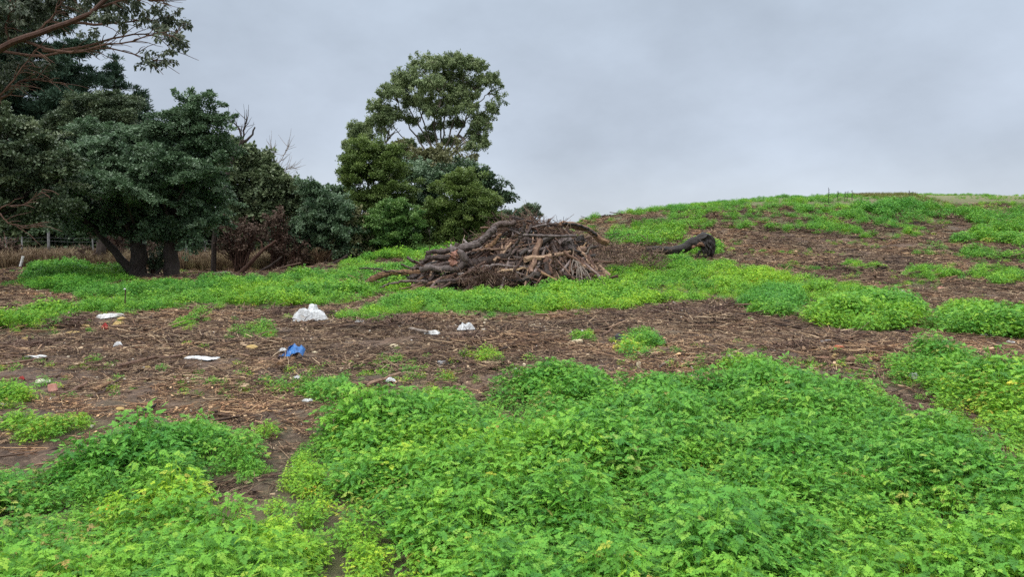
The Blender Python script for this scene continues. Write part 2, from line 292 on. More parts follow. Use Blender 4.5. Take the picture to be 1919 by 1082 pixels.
# ------------------------------------------------------------------ where the herbs grow: outlines surveyed from the photograph, laid on the ground
# (polygon, plant height, tint mean, density factor)
PATCH = [
 ([(545, 800), (600, 772), (700, 748), (760, 735), (800, 712), (830, 703), (870, 735), (905, 750), (925, 705), (1010, 697), (1050, 682), (1130, 702), (1200, 700), (1280, 697), (1390, 690), (1375, 662), (1420, 655), (1480, 690), (1560, 702), (1610, 715), (1660, 726), (1720, 734), (1770, 745), (1810, 785), (1850, 835), (1900, 860), (2400, 1060), (2600, 1500), (2300, 2400), (900, 2400), (760, 1100), (690, 1045), (640, 1010), (545, 965), (512, 930), (560, 870), (575, 835)], .25, .40, 1),
 ([(-900, 900), (-300, 850), (0, 832), (60, 818), (165, 845), (220, 805), (310, 785), (380, 766), (430, 762), (480, 797), (512, 850), (510, 885), (430, 896), (370, 900), (360, 925), (420, 940), (450, 965), (430, 985), (540, 1010), (600, 1060), (690, 1150), (850, 2400), (-1600, 2400)], .25, .42, 1),
 ([(420, 885), (545, 865), (575, 970), (600, 1020), (480, 1020), (420, 980)], .2, .8, .8), ([(455, 960), (600, 925), (900, 1010), (1100, 2400), (500, 2400), (480, 1100)], .26, .7, 1),
 ([(520, 860), (600, 840), (640, 960), (540, 960)], .22, .7, .7), ([(120, 905), (320, 890), (400, 930), (330, 980), (150, 985)], .2, .95, 1),
 ([(556, 715), (575, 698), (610, 692), (650, 695), (668, 712), (655, 735), (600, 742), (560, 738)], .26, .55, 1.2), ([(-80, 735), (0, 722), (60, 726), (64, 742), (20, 755), (-80, 765)], .16, .8, .9),
 ([(20, 795), (70, 778), (190, 772), (195, 790), (120, 815), (30, 820)], .13, .7, .7), ([(478, 800), (500, 786), (530, 790), (535, 815), (500, 822)], .2, .65, 1),
 ([(430, 618), (470, 604), (505, 606), (516, 620), (480, 628)], .18, .65, 1.2), ([(312, 608), (335, 595), (390, 582), (395, 590), (350, 614)], .2, .6, 1),
 ([(1168, 655), (1172, 632), (1200, 622), (1230, 630), (1238, 648), (1215, 658)], .2, .3, 1.3), ([(1072, 640), (1080, 622), (1110, 620), (1118, 638)], .14, .4, .9),
 ([(858, 672), (870, 658), (910, 655), (940, 665), (930, 674)], .1, .85, .8), ([(1225, 666), (1240, 650), (1262, 654), (1270, 665)], .14, .9, .7), ([(1305, 668), (1320, 658), (1345, 660), (1345, 668)], .1, .6, .8), ([(1160, 655), (1180, 648), (1215, 655), (1190, 662)], .1, .8, .7),
 ([(1672, 665), (1690, 648), (1740, 640), (1790, 646), (1850, 668), (1919, 688), (2300, 760), (2500, 1000), (2400, 1060), (1919, 860), (1880, 840), (1840, 812), (1805, 785), (1740, 735), (1690, 700)], .27, .45, 1),
 ([(-900, 640), (-300, 600), (-100, 585), (0, 585), (60, 572), (140, 572), (160, 560), (300, 556), (450, 535), (600, 515), (680, 503), (760, 489), (850, 500), (870, 545), (720, 550), (690, 548), (680, 560), (640, 570), (560, 570), (490, 572), (400, 577), (330, 572), (300, 580), (250, 588), (140, 590), (95, 612), (0, 618), (-100, 625), (-700, 700)], .26, .55, 1.1),
 ([(20, 530), (60, 512), (230, 512), (250, 530), (400, 526), (620, 508), (640, 520), (400, 556), (290, 556), (150, 563), (130, 550), (60, 545)], .22, .22, .9), ([(60, 500), (240, 505), (240, 520), (60, 518)], .3, .25, .8),
 ([(610, 590), (640, 577), (700, 565), (760, 545), (870, 548), (960, 545), (1080, 533), (1120, 525), (1180, 535), (1235, 550), (1232, 566), (1200, 576), (1100, 583), (1000, 592), (860, 592), (760, 588), (700, 602), (665, 600)], .22, .5, 1.2),
 ([(1000, 560), (1060, 545), (1190, 545), (1240, 560), (1170, 572), (1040, 580)], .28, .8, .9),
 ([(1110, 510), (1160, 500), (1220, 488), (1330, 486), (1380, 492), (1430, 503), (1500, 515), (1590, 525), (1650, 545), (1640, 552), (1590, 562), (1560, 570), (1540, 560), (1500, 585), (1440, 586), (1390, 574), (1378, 560), (1300, 556), (1250, 548), (1180, 535), (1120, 525)], .21, .62, 1.2),
 ([(1330, 505), (1450, 510), (1520, 530), (1400, 535), (1290, 520)], .3, .95, .8), ([(1390, 570), (1400, 545), (1440, 535), (1490, 542), (1505, 565), (1480, 586), (1430, 586)], .28, .15, 1),
 ([(1245, 556), (1300, 552), (1345, 562), (1280, 567)], .18, .6, .9), ([(1515, 595), (1540, 578), (1600, 565), (1650, 552), (1690, 555), (1732, 583), (1725, 595), (1660, 612), (1600, 610)], .32, .5, 1.2),
 ([(1730, 605), (1745, 592), (1790, 568), (1850, 566), (1880, 580), (1919, 585), (2200, 600), (2200, 650), (1919, 630), (1820, 625), (1750, 612)], .32, .45, 1.1),
 ([(560, 518), (640, 495), (700, 475), (760, 462), (900, 462), (960, 500), (900, 535), (700, 530), (600, 530)], .25, .5, 1.1),
 ([(1080, 408), (1200, 386), (1300, 372), (1400, 364), (1500, 362), (1600, 364), (1700, 372), (1800, 390), (1850, 400), (1830, 410), (1760, 405), (1700, 420), (1740, 432), (1690, 445), (1640, 455), (1600, 442), (1500, 435), (1430, 432), (1350, 425), (1250, 435), (1150, 440), (1110, 440)], .19, .42, 1.0),
 ([(1600, 380), (1700, 380), (1790, 400), (1740, 415), (1640, 405)], .34, .2, .7),
 ([(1130, 440), (1280, 440), (1300, 446), (1240, 458), (1140, 460)], .3, .4, .6),
 ([(1740, 468), (1790, 448), (1830, 425), (1919, 412), (2300, 430), (2300, 500), (1919, 492), (1840, 485)], .28, .45, .8), ([(1800, 400), (1919, 395), (1919, 415), (1830, 420)], .3, .3, .5),
 ([(1700, 462), (1740, 452), (1780, 470), (1720, 478)], .2, .4, .8), ([(1280, 465), (1320, 448), (1350, 455), (1380, 470), (1310, 475)], .28, .4, .9), ([(1540, 505), (1570, 492), (1650, 496), (1640, 506)], .2, .45, .9),
 ([(1510, 505), (1525, 495), (1545, 505)], .22, .3, 1), ([(1690, 515), (1720, 500), (1790, 505), (1800, 515), (1740, 522)], .18, .45, .8), ([(1810, 520), (1830, 500), (1919, 505), (1919, 530), (1870, 532)], .22, .5, .9), ([(1640, 540), (1720, 525), (1740, 540)], .12, .6, .4),
 ([(1690, 360), (2300, 360), (2300, 400), (1919, 396), (1800, 388)], .13, .6, .8),
 ([(1200, 476), (1280, 474), (1330, 480), (1300, 486), (1210, 490)], .14, .6, .8),
]
PATCH = [(np.array(p, float), h, ti, de) for p, h, ti, de in PATCH]
LOW = [np.array(p, float) for p in ([(500, 790), (610, 790), (650, 860), (640, 960), (740, 1010), (860, 1110), (900, 1500), (600, 1500), (540, 1110), (420, 1040), (380, 960), (330, 950), (330, 860), (470, 900), (500, 860)],
  [(1100, 930), (1200, 920), (1260, 1010), (1330, 1110), (1180, 1110), (1100, 1020)], [(1770, 720), (1850, 770), (1960, 880), (1880, 900), (1800, 810)], [(20, 940), (300, 900), (320, 1000), (30, 1010)])]
CLEAR = [np.array(p, float) for p in ([(532, 800), (568, 800), (562, 870), (530, 925), (500, 925), (522, 870)], [(365, 898), (440, 905), (500, 930), (470, 945), (370, 922)], [(500, 975), (540, 975), (530, 1000), (500, 1000)], [(1150, 975), (1170, 965), (1210, 1030), (1200, 1040)], [(1790, 745), (1840, 780), (1890, 830), (1860, 840), (1810, 795)])]
def inpoly(px, py, P):
    o = np.zeros(px.shape, bool); x0, y0 = P[-1]
    for x1, y1 in P:
        cnd = ((y1 > py) != (y0 > py)) & (px < (x0 - x1) * (py - y1) / (y0 - y1 + 1e-9) + x1); o ^= cnd; x0, y0 = x1, y1
    return o
def herb_field(x, y):
    """cover (0..1), height, tint, density at ground places"""
    zz = H(x, y); ds = np.clip(y / 14, .22, 1.3); wx = fbm(x * 1.3 / ds, y * 1.3 / ds, 21, 4) * .42 * ds; wy = fbm(x * 1.3 / ds, y * 1.3 / ds, 31, 4) * .55 * ds
    cov = np.zeros(x.shape); hh = np.zeros(x.shape); ti = np.zeros(x.shape); de = np.zeros(x.shape)
    for P, h, t_, d_ in PATCH:
        w_, h2 = P.max(0) - P.min(0); small = w_ * h2 < 16000; wf = .25 if small else 1.; s = np.zeros(x.shape)
        for ox, oy in (((0, 0), (.06, 0), (-.06, 0), (0, .1), (0, -.1)) if small else ((0, 0), (.14, 0), (-.14, 0), (0, .22), (0, -.22), (.3, .3), (-.3, .3), (.3, -.3), (-.3, -.3))):
            x_, y_ = x + wx * wf + ox * ds, np.maximum(y + wy * wf + oy * ds, .6); px, py = project(x_, y_, zz + h * (.4 if small else np.clip(1.25 - y * .06, .55, .9))); q = inpoly(px, py, P)
            if not small: px, py = project(x_, y_, zz + h * .22); q &= inpoly(px, py, P)
            s += q
        s /= 5 if small else 9; k = s > 0
        first = k & ((cov == 0))
        hh = np.where(k, np.where(first, h, np.maximum(hh, h) if t_ < .9 else hh), hh); ti = np.where(k, np.where(first, t_, ti * (1 - s) + t_ * s), ti)
        de = np.where(k, np.maximum(de, d_), de); cov = np.maximum(cov, s)
    gpx, gpy = project(x + wx * .5, np.maximum(y + wy * .5, .6), zz)
    for P in LOW: k = inpoly(gpx, gpy, P); hh = np.where(k, hh * .55, hh)
    for P in CLEAR: k = inpoly(gpx, gpy, P); cov = np.where(k, cov * .3, cov); ti = np.where(k, .85, ti)
    return cov, hh, ti, de
def density_grid():
    x = np.arange(-34, 40, .2); y = np.arange(1.4, 56, .2); X, Y = np.meshgrid(x, y); c_, h_, t_, d_ = herb_field(X, Y); return x, y, c_, h_, t_, d_
GX, GY, GC, GH, GT, GD = density_grid()
def glook(A, x, y):
    i = np.clip((x - GX[0]) / .2, 0, len(GX) - 1.01); j = np.clip((y - GY[0]) / .2, 0, len(GY) - 1.01); a = i.astype(int); b_ = j.astype(int); u = i - a; v = j - b_
    return (A[b_, a] * (1 - u) + A[b_, a + 1] * u) * (1 - v) + (A[b_ + 1, a] * (1 - u) + A[b_ + 1, a + 1] * u) * v
moss = glook(GC, XX.ravel(), YY.ravel()) * ((YY.ravel() > 1) & (YY.ravel() < 56) & (XX.ravel() > -34) & (XX.ravel() < 40))
moss = np.where(YY.ravel() < 1.6, .8, moss); moss = np.clip(moss * .5 + np.clip(fbm(XX.ravel() * .9, YY.ravel() * .9, 77, 4) * 1.3, 0, .3), 0, 1)
a_ = GROUND.attributes.new('moss', 'FLOAT', 'POINT'); a_.data.foreach_set('value', moss.astype('f'))
dry = np.clip((YY.ravel() - 41) / 5, 0, 1) * np.clip((XX.ravel() - 2) / 6, 0, 1) * .8 + np.clip((YY.ravel() - 31) / 4, 0, 1) * np.clip((-6 - XX.ravel()) / 4, 0, 1) * .7
a_ = GROUND.attributes.new('dry', 'FLOAT', 'POINT'); a_.data.foreach_set('value', np.clip(dry, 0, 1).astype('f'))

# ------------------------------------------------------------------ scatter (ground cover only)
def scatter(name, pts, rot, scl, tint, idx, protos, label):
    pc = bpy.data.collections.new(name + '_pieces')
    for i, p in enumerate(protos):
        ob = bpy.data.objects.new('%s_piece_%02d' % (name, i), p); pc.objects.link(ob)
    me = bpy.data.meshes.new(name); me.vertices.add(len(pts)); me.vertices.foreach_set('co', np.asarray(pts, 'f').ravel())
    for nm, ty, da_ in (('rot', 'FLOAT_VECTOR', rot), ('scl', 'FLOAT', scl), ('tint', 'FLOAT', tint), ('pick', 'INT', idx)):
        a = me.attributes.new(nm, ty, 'POINT')
        a.data.foreach_set('vector' if ty == 'FLOAT_VECTOR' else 'value', np.asarray(da_, 'i' if ty == 'INT' else 'f').ravel())
    o = bpy.data.objects.new(name, me); COL.objects.link(o); setp(o, label, None, None, 'stuff')
    g = bpy.data.node_groups.new(name, 'GeometryNodeTree')
    g.interface.new_socket('Geometry', in_out='INPUT', socket_type='NodeSocketGeometry'); g.interface.new_socket('Geometry', in_out='OUTPUT', socket_type='NodeSocketGeometry')
    gi = g.nodes.new('NodeGroupInput'); go = g.nodes.new('NodeGroupOutput'); ip = g.nodes.new('GeometryNodeInstanceOnPoints'); ci = g.nodes.new('GeometryNodeCollectionInfo')
    ci.inputs[0].default_value = pc; ci.inputs['Separate Children'].default_value = True; ci.inputs['Reset Children'].default_value = True
    def na(n_, ty):
        k = g.nodes.new('GeometryNodeInputNamedAttribute'); k.data_type = ty; k.inputs[0].default_value = n_; return k.outputs[0]
    L(g, gi.outputs[0], ip.inputs['Points']); L(g, ci.outputs[0], ip.inputs['Instance']); ip.inputs['Pick Instance'].default_value = True
    L(g, na('pick', 'INT'), ip.inputs['Instance Index']); L(g, na('rot', 'FLOAT_VECTOR'), ip.inputs['Rotation']); L(g, na('scl', 'FLOAT'), ip.inputs['Scale'])
    L(g, ip.outputs[0], go.inputs[0]); md = o.modifiers.new('scatter', 'NODES'); md.node_group = g
    return o
# --- a ferny herb
def frame(dirv, upv=Vector((0, 0, 1))):
    x = dirv.normalized(); y = upv.cross(x); y = y.normalized() if y.length > 1e-4 else Vector((0, 1, 0)); return x, y, x.cross(y)
LEAFLET = [(0, 0), (.30, -.12), (.24, -.42), (.46, -.20), (.60, -.36), (.72, -.14), (1.05, 0), (.72, .14), (.60, .36), (.46, .20), (.24, .42), (.30, .12)]
def leaf(mb, p, d, L_, lt, droop=.35, roll=0.):
    x, y, z = frame(d); 
    if roll: y, z = y * math.cos(roll) + z * math.sin(roll), z * math.cos(roll) - y * math.sin(roll)
    def pt(u, v): return p + x * (u * L_) + y * (v * L_) + z * (-(u * u) * droop * L_ - abs(v) * .15 * L_)
    def lobe(u0, v0, ang, s):
        ca, sa = math.cos(ang), math.sin(ang)
        mb.add([pt(u0 + (a * ca - b_ * sa) * s, v0 + (a * sa + b_ * ca) * s) for a, b_ in LEAFLET], [tuple(range(12))], lt)
    for u0, s in ((.32, .36), (.55, .30)):
        for sg in (-1, 1): lobe(u0, 0, sg * 1.0, s * random.uniform(.85, 1.15))
    lobe(.62, 0, random.uniform(-.1, .1), .46)
    a, b_ = pt(0, -.012), pt(0, .012); mb.add([a, b_, pt(.65, .01), pt(.65, -.01)], [(0, 1, 2, 3)], lt)
def herb(h, spread, nl, seed, yellow=.05):
    random.seed(seed); mb = MB()
    for k in range(nl):
        a = k * 2.4 + random.uniform(-.4, .4); q = math.sqrt((k + .5) / nl); r = spread * q * random.uniform(.8, 1.15)
        hh = h * (1 - .5 * q * q) * random.uniform(.82, 1.08) * (1 if k % 3 else .72)
        tip = Vector((math.cos(a) * r, math.sin(a) * r, hh)); base = Vector((math.cos(a) * r * .25, math.sin(a) * r * .25, 0))
        y = random.random(); lt = random.uniform(0, .82) if y > yellow else random.uniform(.88, 1)
        if k % 3 == 0 and random.random() < yellow * 4: lt = random.uniform(.85, .95)
        if k % 2 == 0: mb.tube(curve([base, base.lerp(tip, .6) + Vector((0, 0, hh * .12)), tip], 4), .0022, 3, .72, cap=False)
        d = Vector((math.cos(a + random.uniform(-.9, .9)), math.sin(a + random.uniform(-.9, .9)), random.uniform(-.15, .55)))
        for j in range(2):
            leaf(mb, tip + Vector((random.uniform(-.02, .02), random.uniform(-.02, .02), random.uniform(-.03, .01))), d if j == 0 else Vector((-d.y, d.x, d.z * .6)) * (1 if k % 2 else -1), random.uniform(.045, .073), lt, random.uniform(.15, .6), random.uniform(-.5, .5))
    o = mb.build('herb_piece', M['plant']); me = o.data; bpy.data.objects.remove(o); return me
herbs = [herb(.34, .20, 62, 100 + i, .004) for i in range(6)] + [herb(.30, .17, 46, 120 + i, .22) for i in range(2)]
def place_herbs():
    zones = [(1.5, 5.5, 75), (5.5, 11, 55), (11, 24, 26), (24, 34, 15), (34, 52, 9)]
    X = []; Y = []
    for a, b_, d in zones:
        w0 = -.85 * b_ - 3; w1 = .85 * b_ + 3
        n = int((b_ - a) * (w1 - w0) * d); X.append(RNG.uniform(w0, w1, n)); Y.append(RNG.uniform(a, b_, n))
    X = np.concatenate(X); Y = np.concatenate(Y); X = np.where(Y < 0, X, X)
    cov, hh, ti, de = herb_field(X, Y)
    clump = fbm(X * 1.6, Y * 1.6, 41, 3)
    keep = RNG.random(len(X)) < np.clip((cov * 1.35 - .22) * de * (1 + clump * 2.2) * (1 + (Y > 24) * (fbm(X * .8, Y * .5, 47, 4) * 6.5 - .35)), 0, 1)
    X, Y, cov, hh, ti, clump = [a[keep] for a in (X, Y, cov, hh, ti, clump)]
    n = len(X); big = fbm(X * .55, Y * .55, 49, 3); s = hh / .34 * (.32 + .68 * cov ** .8) * (1 + clump * np.where(Y < 10, 2.1, 1.2) + big * 1.1 * (Y > 9)) * RNG.uniform(.8, 1.2, n); s = s * (1 + np.clip((Y - 14) / 30, 0, .5))
    s = np.clip(s, .25, 1.8) * (1 - .3 * np.clip((Y - 40) / 4, 0, 1))
    Z = H(X, Y) - .02
    tint = np.clip(ti + fbm(X * .8, Y * .8, 61, 3) * 1.1 + RNG.normal(0, .13, n), 0, 1)
    yel = (fbm(X * .9 + 40, Y * .9, 91, 3) + ti * .25 + (Y < 7) * .11 - (Y > 10) * .12) > .25
    idx = np.where(yel & (RNG.random(n) < .4), 6 + RNG.integers(0, 2, n), RNG.integers(0, 6, n))
    idx = np.where((RNG.random(n) < np.where(Y < 8, .06, .02)), 6, idx)
    rot = np.stack([RNG.normal(0, .14, n), RNG.normal(0, .14, n), RNG.uniform(0, 6.283, n)], -1)
    print('herbs', n)
    return scatter('ground_cover_herbs', np.stack([X, Y, Z], -1), rot, s, tint, idx, herbs, 'bright green ferny herbs carpeting the field in patches')
place_herbs()
# --- low sparse weeds on the bare ground
def place_weeds():
    n = 40000; X = RNG.uniform(-30, 34, n); Y = 7 + 38 * RNG.random(n) ** 1.3
    cov, hh, ti, de = glook(GC, X, Y), 0, 0, 0
    f = fbm(X * .7, Y * .7, 51, 4) + cov * .5 + (Y > 20) * .09 + (Y < 8.8) * .25
    k = (RNG.random(n) < np.clip((f - .10) * 3.0, 0, .9)) & (cov < .9); X, Y = X[k], Y[k]; n = len(X)
    scatter('low_weeds', np.stack([X, Y, H(X, Y) - .05], -1), np.stack([RNG.normal(0, .3, n), RNG.normal(0, .3, n), RNG.uniform(0, 6.28, n)], -1), RNG.uniform(.22, .5, n) * (1 + (Y > 20) * .5),
            RNG.uniform(.1, .8, n), RNG.integers(5, 8, n), herbs, 'sparse low yellow-green weeds dotted over bare ground')
place_weeds()
# --- mulch: twigs, straw, wood splinters
def litter_piece(seed, n=26, big=1.):
    random.seed(seed); mb = MB()
    for k in range(n):
        a = random.uniform(0, 6.28); l = random.uniform(.025, .13) * big; r = random.uniform(.0018, .0042) * big * (1.6 if random.random() < .12 else 1)
        p = Vector((random.uniform(-.2, .2), random.uniform(-.2, .2), random.uniform(.0, .035))); d = Vector((math.cos(a), math.sin(a), random.uniform(-.12, .22))) * l
        n_ = Vector((-d.y, d.x, random.uniform(0, .05))) * random.uniform(-.2, .2)
        lt = random.choice([.05, .12, .2, .3, .4, .5, .6, .75, .9, 1.]); mb.tube([p - d, p + n_, p + d], [r, r * 1.1, r * .6], 4, lt, cap=True)
    for k in range(n // 3):          # flat chips and bark flakes
        a = random.uniform(0, 6.28); l = random.uniform(.012, .035); w_ = l * random.uniform(.3, .7); p = Vector((random.uniform(-.2, .2), random.uniform(-.2, .2), random.uniform(.0, .02)))
        x = Vector((math.cos(a), math.sin(a), random.uniform(-.4, .4))) * l; y = Vector((-math.sin(a), math.cos(a), random.uniform(-.4, .4))) * w_; z = Vector((0, 0, .006))
        mb.add([p - x - y, p + x - y * .6, p + x * .8 + y, p - x * .9 + y, p - x - y + z, p + x - y * .6 + z, p + x * .8 + y + z, p - x * .9 + y + z], [(4, 5, 6, 7), (0, 1, 5, 4), (1, 2, 6, 5), (2, 3, 7, 6), (3, 0, 4, 7)], random.choice([.1, .3, .5, .7, .95]))
    o = mb.build('litter_piece', M['litter']); me = o.data; bpy.data.objects.remove(o); return me
M['litter'] = leaf_mat('litter_wood', [(0, (.03, .021, .017)), (.25, (.08, .054, .042)), (.5, (.17, .12, .09)), (.75, (.28, .21, .155)), (.92, (.44, .36, .26)), (1, (.56, .49, .38))], rough=.7, trans=0., tint=True,
    tstops=[(0, (.52, .44, .38)), (.5, (.92, .79, .66)), (.8, (1.15, .92, .70)), (1, (1.25, .90, .62))])
lit = [litter_piece(200 + i) for i in range(6)] + [litter_piece(210 + i, 7, 2.2) for i in range(3)]
def place_litter():
    X = []; Y = []
    for a, b_, d in [(2, 7, 60), (7, 10, 62), (10, 17.5, 42), (17.5, 26, 22), (26, 40.5, 12)]:
        w1 = .8 * b_ + 2; n = int((b_ - a) * 2 * w1 * d); X.append(RNG.uniform(-w1, w1, n)); Y.append(RNG.uniform(a, b_, n))
    X = np.concatenate(X); Y = np.concatenate(Y); cov = glook(GC, X, Y); f = fbm(X * .9, Y * .9, 71, 4)
    k = (RNG.random(len(X)) < np.clip(.95 + f * 2.2, .5, 1)) & ((cov < .8) | (Y > 20)); 
    for px, py, r_ in ((584, 602, .5), (566, 604, .4), (382, 678, .35), (548, 670, .35), (871, 622, .3), (205, 598, .4), (81, 720, .25), (99, 735, .25)):
        g = ground(px, py); k &= (X - g.x) ** 2 + (Y - g.y + .08) ** 2 > r_ ** 2
    X, Y, f = X[k], Y[k], f[k]; n = len(X)
    idx = np.where(RNG.random(n) < .09 + .15 * (Y > 18), RNG.integers(6, 9, n), RNG.integers(0, 6, n))
    s = RNG.uniform(.6, 1.35, n) * np.clip(.45 + (Y - 4) * .06, .5, 1.1) * np.where(Y > 22, 1.25, 1) * (1 + np.clip(f, 0, .3) * 2)
    scatter('mulch_litter', np.stack([X, Y, H(X, Y) - .006], -1), np.stack([RNG.normal(0, .12, n), RNG.normal(0, .12, n), RNG.uniform(0, 6.28, n)], -1), s,
            np.clip(.45 + fbm(X * .6, Y * .6, 81, 3) * 1.5 + RNG.normal(0, .15, n), 0, 1), idx, lit, 'brown mulch of twigs, straw and wood chips')
place_litter()
# --- pebbles and crumbs of rubbish
def blob(mb, cx, r, seed, lt=.5, flat=.7, sub=2, stretch=(1, 1, 1), fac=.25):
    import bmesh
    bm = bmesh.new(); bmesh.ops.create_icosphere(bm, subdivisions=sub, radius=1); rs = random.Random(seed)
    ax = [Vector([rs.gauss(0, 1) for _ in range(3)]).normalized() for _ in range(7)]; th = [rs.uniform(.55, .95) for _ in ax]
    vs = []
    for v in bm.verts:
        c_ = v.co.copy()
        for a, t_ in zip(ax, th):
            d = c_.dot(a)
            if d > t_: c_ -= a * (d - t_) * .9          # broken facets
        c_ *= 1 + rs.uniform(-fac, fac) * .25
        vs.append(Vector(cx) + Vector((c_.x * r * stretch[0], c_.y * r * stretch[1], c_.z * r * flat * stretch[2])))
    mb.add(vs, [tuple(v.index for v in f.verts) for f in bm.faces], lt); bm.free()
M['pebble'] = leaf_mat('pebble_stone', [(0, (.10, .085, .07)), (.3, (.25, .20, .15)), (.6, (.45, .38, .27)), (.85, (.54, .49, .40)), (1, (.74, .74, .74))], rough=.7, trans=0., tint=True, tstops=[(0, (.5, .45, .4)), (.5, (.9, .85, .75)), (1, (1.1, 1.1, 1.1))])
def peb(seed):
    random.seed(seed); mb = MB()
    for k in range(3): blob(mb, (random.uniform(-.09, .09), random.uniform(-.09, .09), .004), random.uniform(.010, .026), seed * 7 + k, random.uniform(.1, 1), .7, 1, (1, random.uniform(.6, 1), 1))
    o = mb.build('pebble_piece', M['pebble']); me = o.data; bpy.data.objects.remove(o); return me
pebs = [peb(300 + i) for i in range(6)]
def place_pebbles():
    n = 7000; X = RNG.uniform(-15, 15, n); Y = RNG.uniform(3, 20, n); cov = glook(GC, X, Y); f = fbm(X * 1.2, Y * 1.2, 101, 3)
    k = (RNG.random(n) < np.clip(.42 + f * 2.6 - X * .025, .03, 1)) & (cov < .9); X, Y = X[k], Y[k]; n = len(X)
    scatter('pebbles', np.stack([X, Y, H(X, Y) + .004], -1), np.stack([RNG.normal(0, .3, n), RNG.normal(0, .3, n), RNG.uniform(0, 6.28, n)], -1), RNG.uniform(.35, 1.3, n) * np.clip(.3 + Y * .06, .5, 1.1), RNG.uniform(0, 1, n), RNG.integers(0, 6, n), pebs, 'small cream and grey pebbles and crumbs in the mulch')
place_pebbles()
M['tawny'] = LF('tawny_foliage', (.085, .095, .045), (.16, .165, .08), (.26, .25, .14))
M['greyg'] = LF('dull_foliage', (.07, .10, .05), (.13, .17, .085), (.24, .27, .16))
M['deep2'] = LF('greyish_foliage', (.04, .062, .034), (.078, .11, .055), (.17, .20, .11), .15, .45, .4)
# ------------------------------------------------------------------ trees
LEAFQ = {'wattle': (.055, .017), 'glossy': (.080, .026), 'euc': (.105, .024), 'pine': (.20, .022), 'grey': (.095, .034), 'dead': (.12, .05), 'small': (.20, .08), 'eucnear': (.13, .032)}
def foliage(name, parent, lobes, kind, mat, dens=1., seed=0, clr=.36, fl=.6, skip=0., size=1.):
    """lobes: (centre Vector, rx, ry, rz). Leaf clumps are strewn over each lobe's volume, leaves over each clump."""
    rg = np.random.default_rng(1000 + seed); O = Vector(parent.location); LL, LW = LEAFQ[kind]; LL *= size; LW *= size
    P = []; CC = []; CT_ = []
    if kind not in ('pine', 'eucnear', 'dead'):
        nl = []
        for c_, rx, ry, rz in lobes:
            nl.append((c_, rx * .84, ry * .84, rz * (1. if kind == 'euc' else .92)))
            for _ in range(6):
                d = rg.normal(size=3); d /= np.linalg.norm(d); d[2] = abs(d[2]) * .9 - .25; q = rg.uniform(.15, .34) if kind == 'euc' else rg.uniform(.22, .46); nl.append((c_ + Vector((d[0] * rx * .85, d[1] * ry * .85, d[2] * rz * 1.0)), rx * q, ry * q, rz * q * rg.uniform(.9, 1.6)))
        lobes = nl
    for c_, rx, ry, rz in lobes:
        area = ((rx * ry) ** 1.6 + (rx * rz) ** 1.6 + (ry * rz) ** 1.6) ** (1 / 1.6)
        n = max(2, int(3.2 * area / (clr * clr) * dens + .5))
        d = rg.normal(size=(n, 3)); d /= np.linalg.norm(d, axis=1)[:, None]; low = d[:, 2] < -.35; d[low, 2] *= -rg.uniform(.2, 1, low.sum())
        wob = 1 + .34 * np.sin(d[:, 0] * 5 + c_.x * 3) * np.cos(d[:, 2] * 6 + c_.z * 5) + rg.normal(0, .07, n)
        rr = rg.uniform(.45, 1., n) ** .5 * wob * np.where(rg.random(n) < .2, rg.uniform(1.05, 1.45, n), 1)
        P.append(np.array(c_)[None] + d * rr[:, None] * np.array([rx, ry, rz])[None]); CC.append(np.tile(np.array(c_), (n, 1)))
    P = np.concatenate(P); CC = np.concatenate(CC)
    gap = np.sin(P[:, 0] * 2.1 + seed) * np.sin(P[:, 2] * 2.6 + 1.3 * seed) + .6 * np.sin(P[:, 0] * 4.7 + P[:, 2] * 3.1) * np.sin(P[:, 1] * 3.3 + P[:, 2] * 5.1)
    if kind in ('glossy', 'euc', 'grey'): k = gap > (-.75 if kind != 'euc' else -.8) + rg.normal(0, .15, len(P)); P, CC = P[k], CC[k]
    if skip: k = rg.random(len(P)) > skip; P, CC = P[k], CC[k]
    nc = len(P); per = int({'wattle': 290, 'glossy': 190, 'euc': 150, 'pine': 75, 'grey': 105, 'dead': 45, 'small': 26, 'eucnear': 110}[kind] * (clr / .36) ** 2 / size ** 1.3)
    r_ = clr * rg.uniform(.6, 1.25, nc)
    # each clump is a spray: leaves strung along a short twig that points outward and up, narrowing to its tip
    g = rg.normal(size=(nc, per, 3)); g /= np.linalg.norm(g, axis=2)[..., None]; g *= rg.uniform(.15, 1, (nc, per, 1)) ** .7
    g[..., 2] *= fl
    oo = (P - CC) / (np.linalg.norm(P - CC, axis=1)[:, None] + .01) + rg.normal(size=(nc, 3)) * .55; oo[:, 2] = oo[:, 2] * .8 + {'glossy': .12, 'wattle': .35, 'euc': .55, 'pine': .1}.get(kind, .25); oo /= np.linalg.norm(oo, axis=1)[:, None]
    Ls = r_ * {'glossy': 2.1, 'wattle': .95, 'euc': 1.9, 'eucnear': 1.6, 'pine': 2.0, 'dead': 2.2}.get(kind, 1.7) * rg.uniform(.5, 1.4, nc); t_ = rg.random((nc, per)) ** .8
    wd = (r_[:, None] * .8) * (1.05 - (.5 if kind == 'wattle' else .8) * t_)
    C = P[:, None] + oo[:, None] * (Ls[:, None] * (t_ - .35))[..., None] + g * wd[..., None]; C[..., 2] -= (t_ ** 2 * Ls[:, None]) * (.25 if kind in ('glossy', 'euc', 'eucnear') else .1); C = C.reshape(-1, 3)
    out_ = (g * np.array([1, 1, 1.2]) + oo[:, None] * .7).reshape(-1, 3); n = len(C)
    if kind in ('euc', 'eucnear'): a = rg.normal(size=(n, 3)) * .55 + np.array([0, 0, -.9]) + out_ * .5
    elif kind == 'pine': a = out_ + rg.normal(size=(n, 3)) * .35 + np.array([0, 0, .35])
    else: a = out_ + rg.normal(size=(n, 3)) * .5 + np.array([0, 0, -.05])
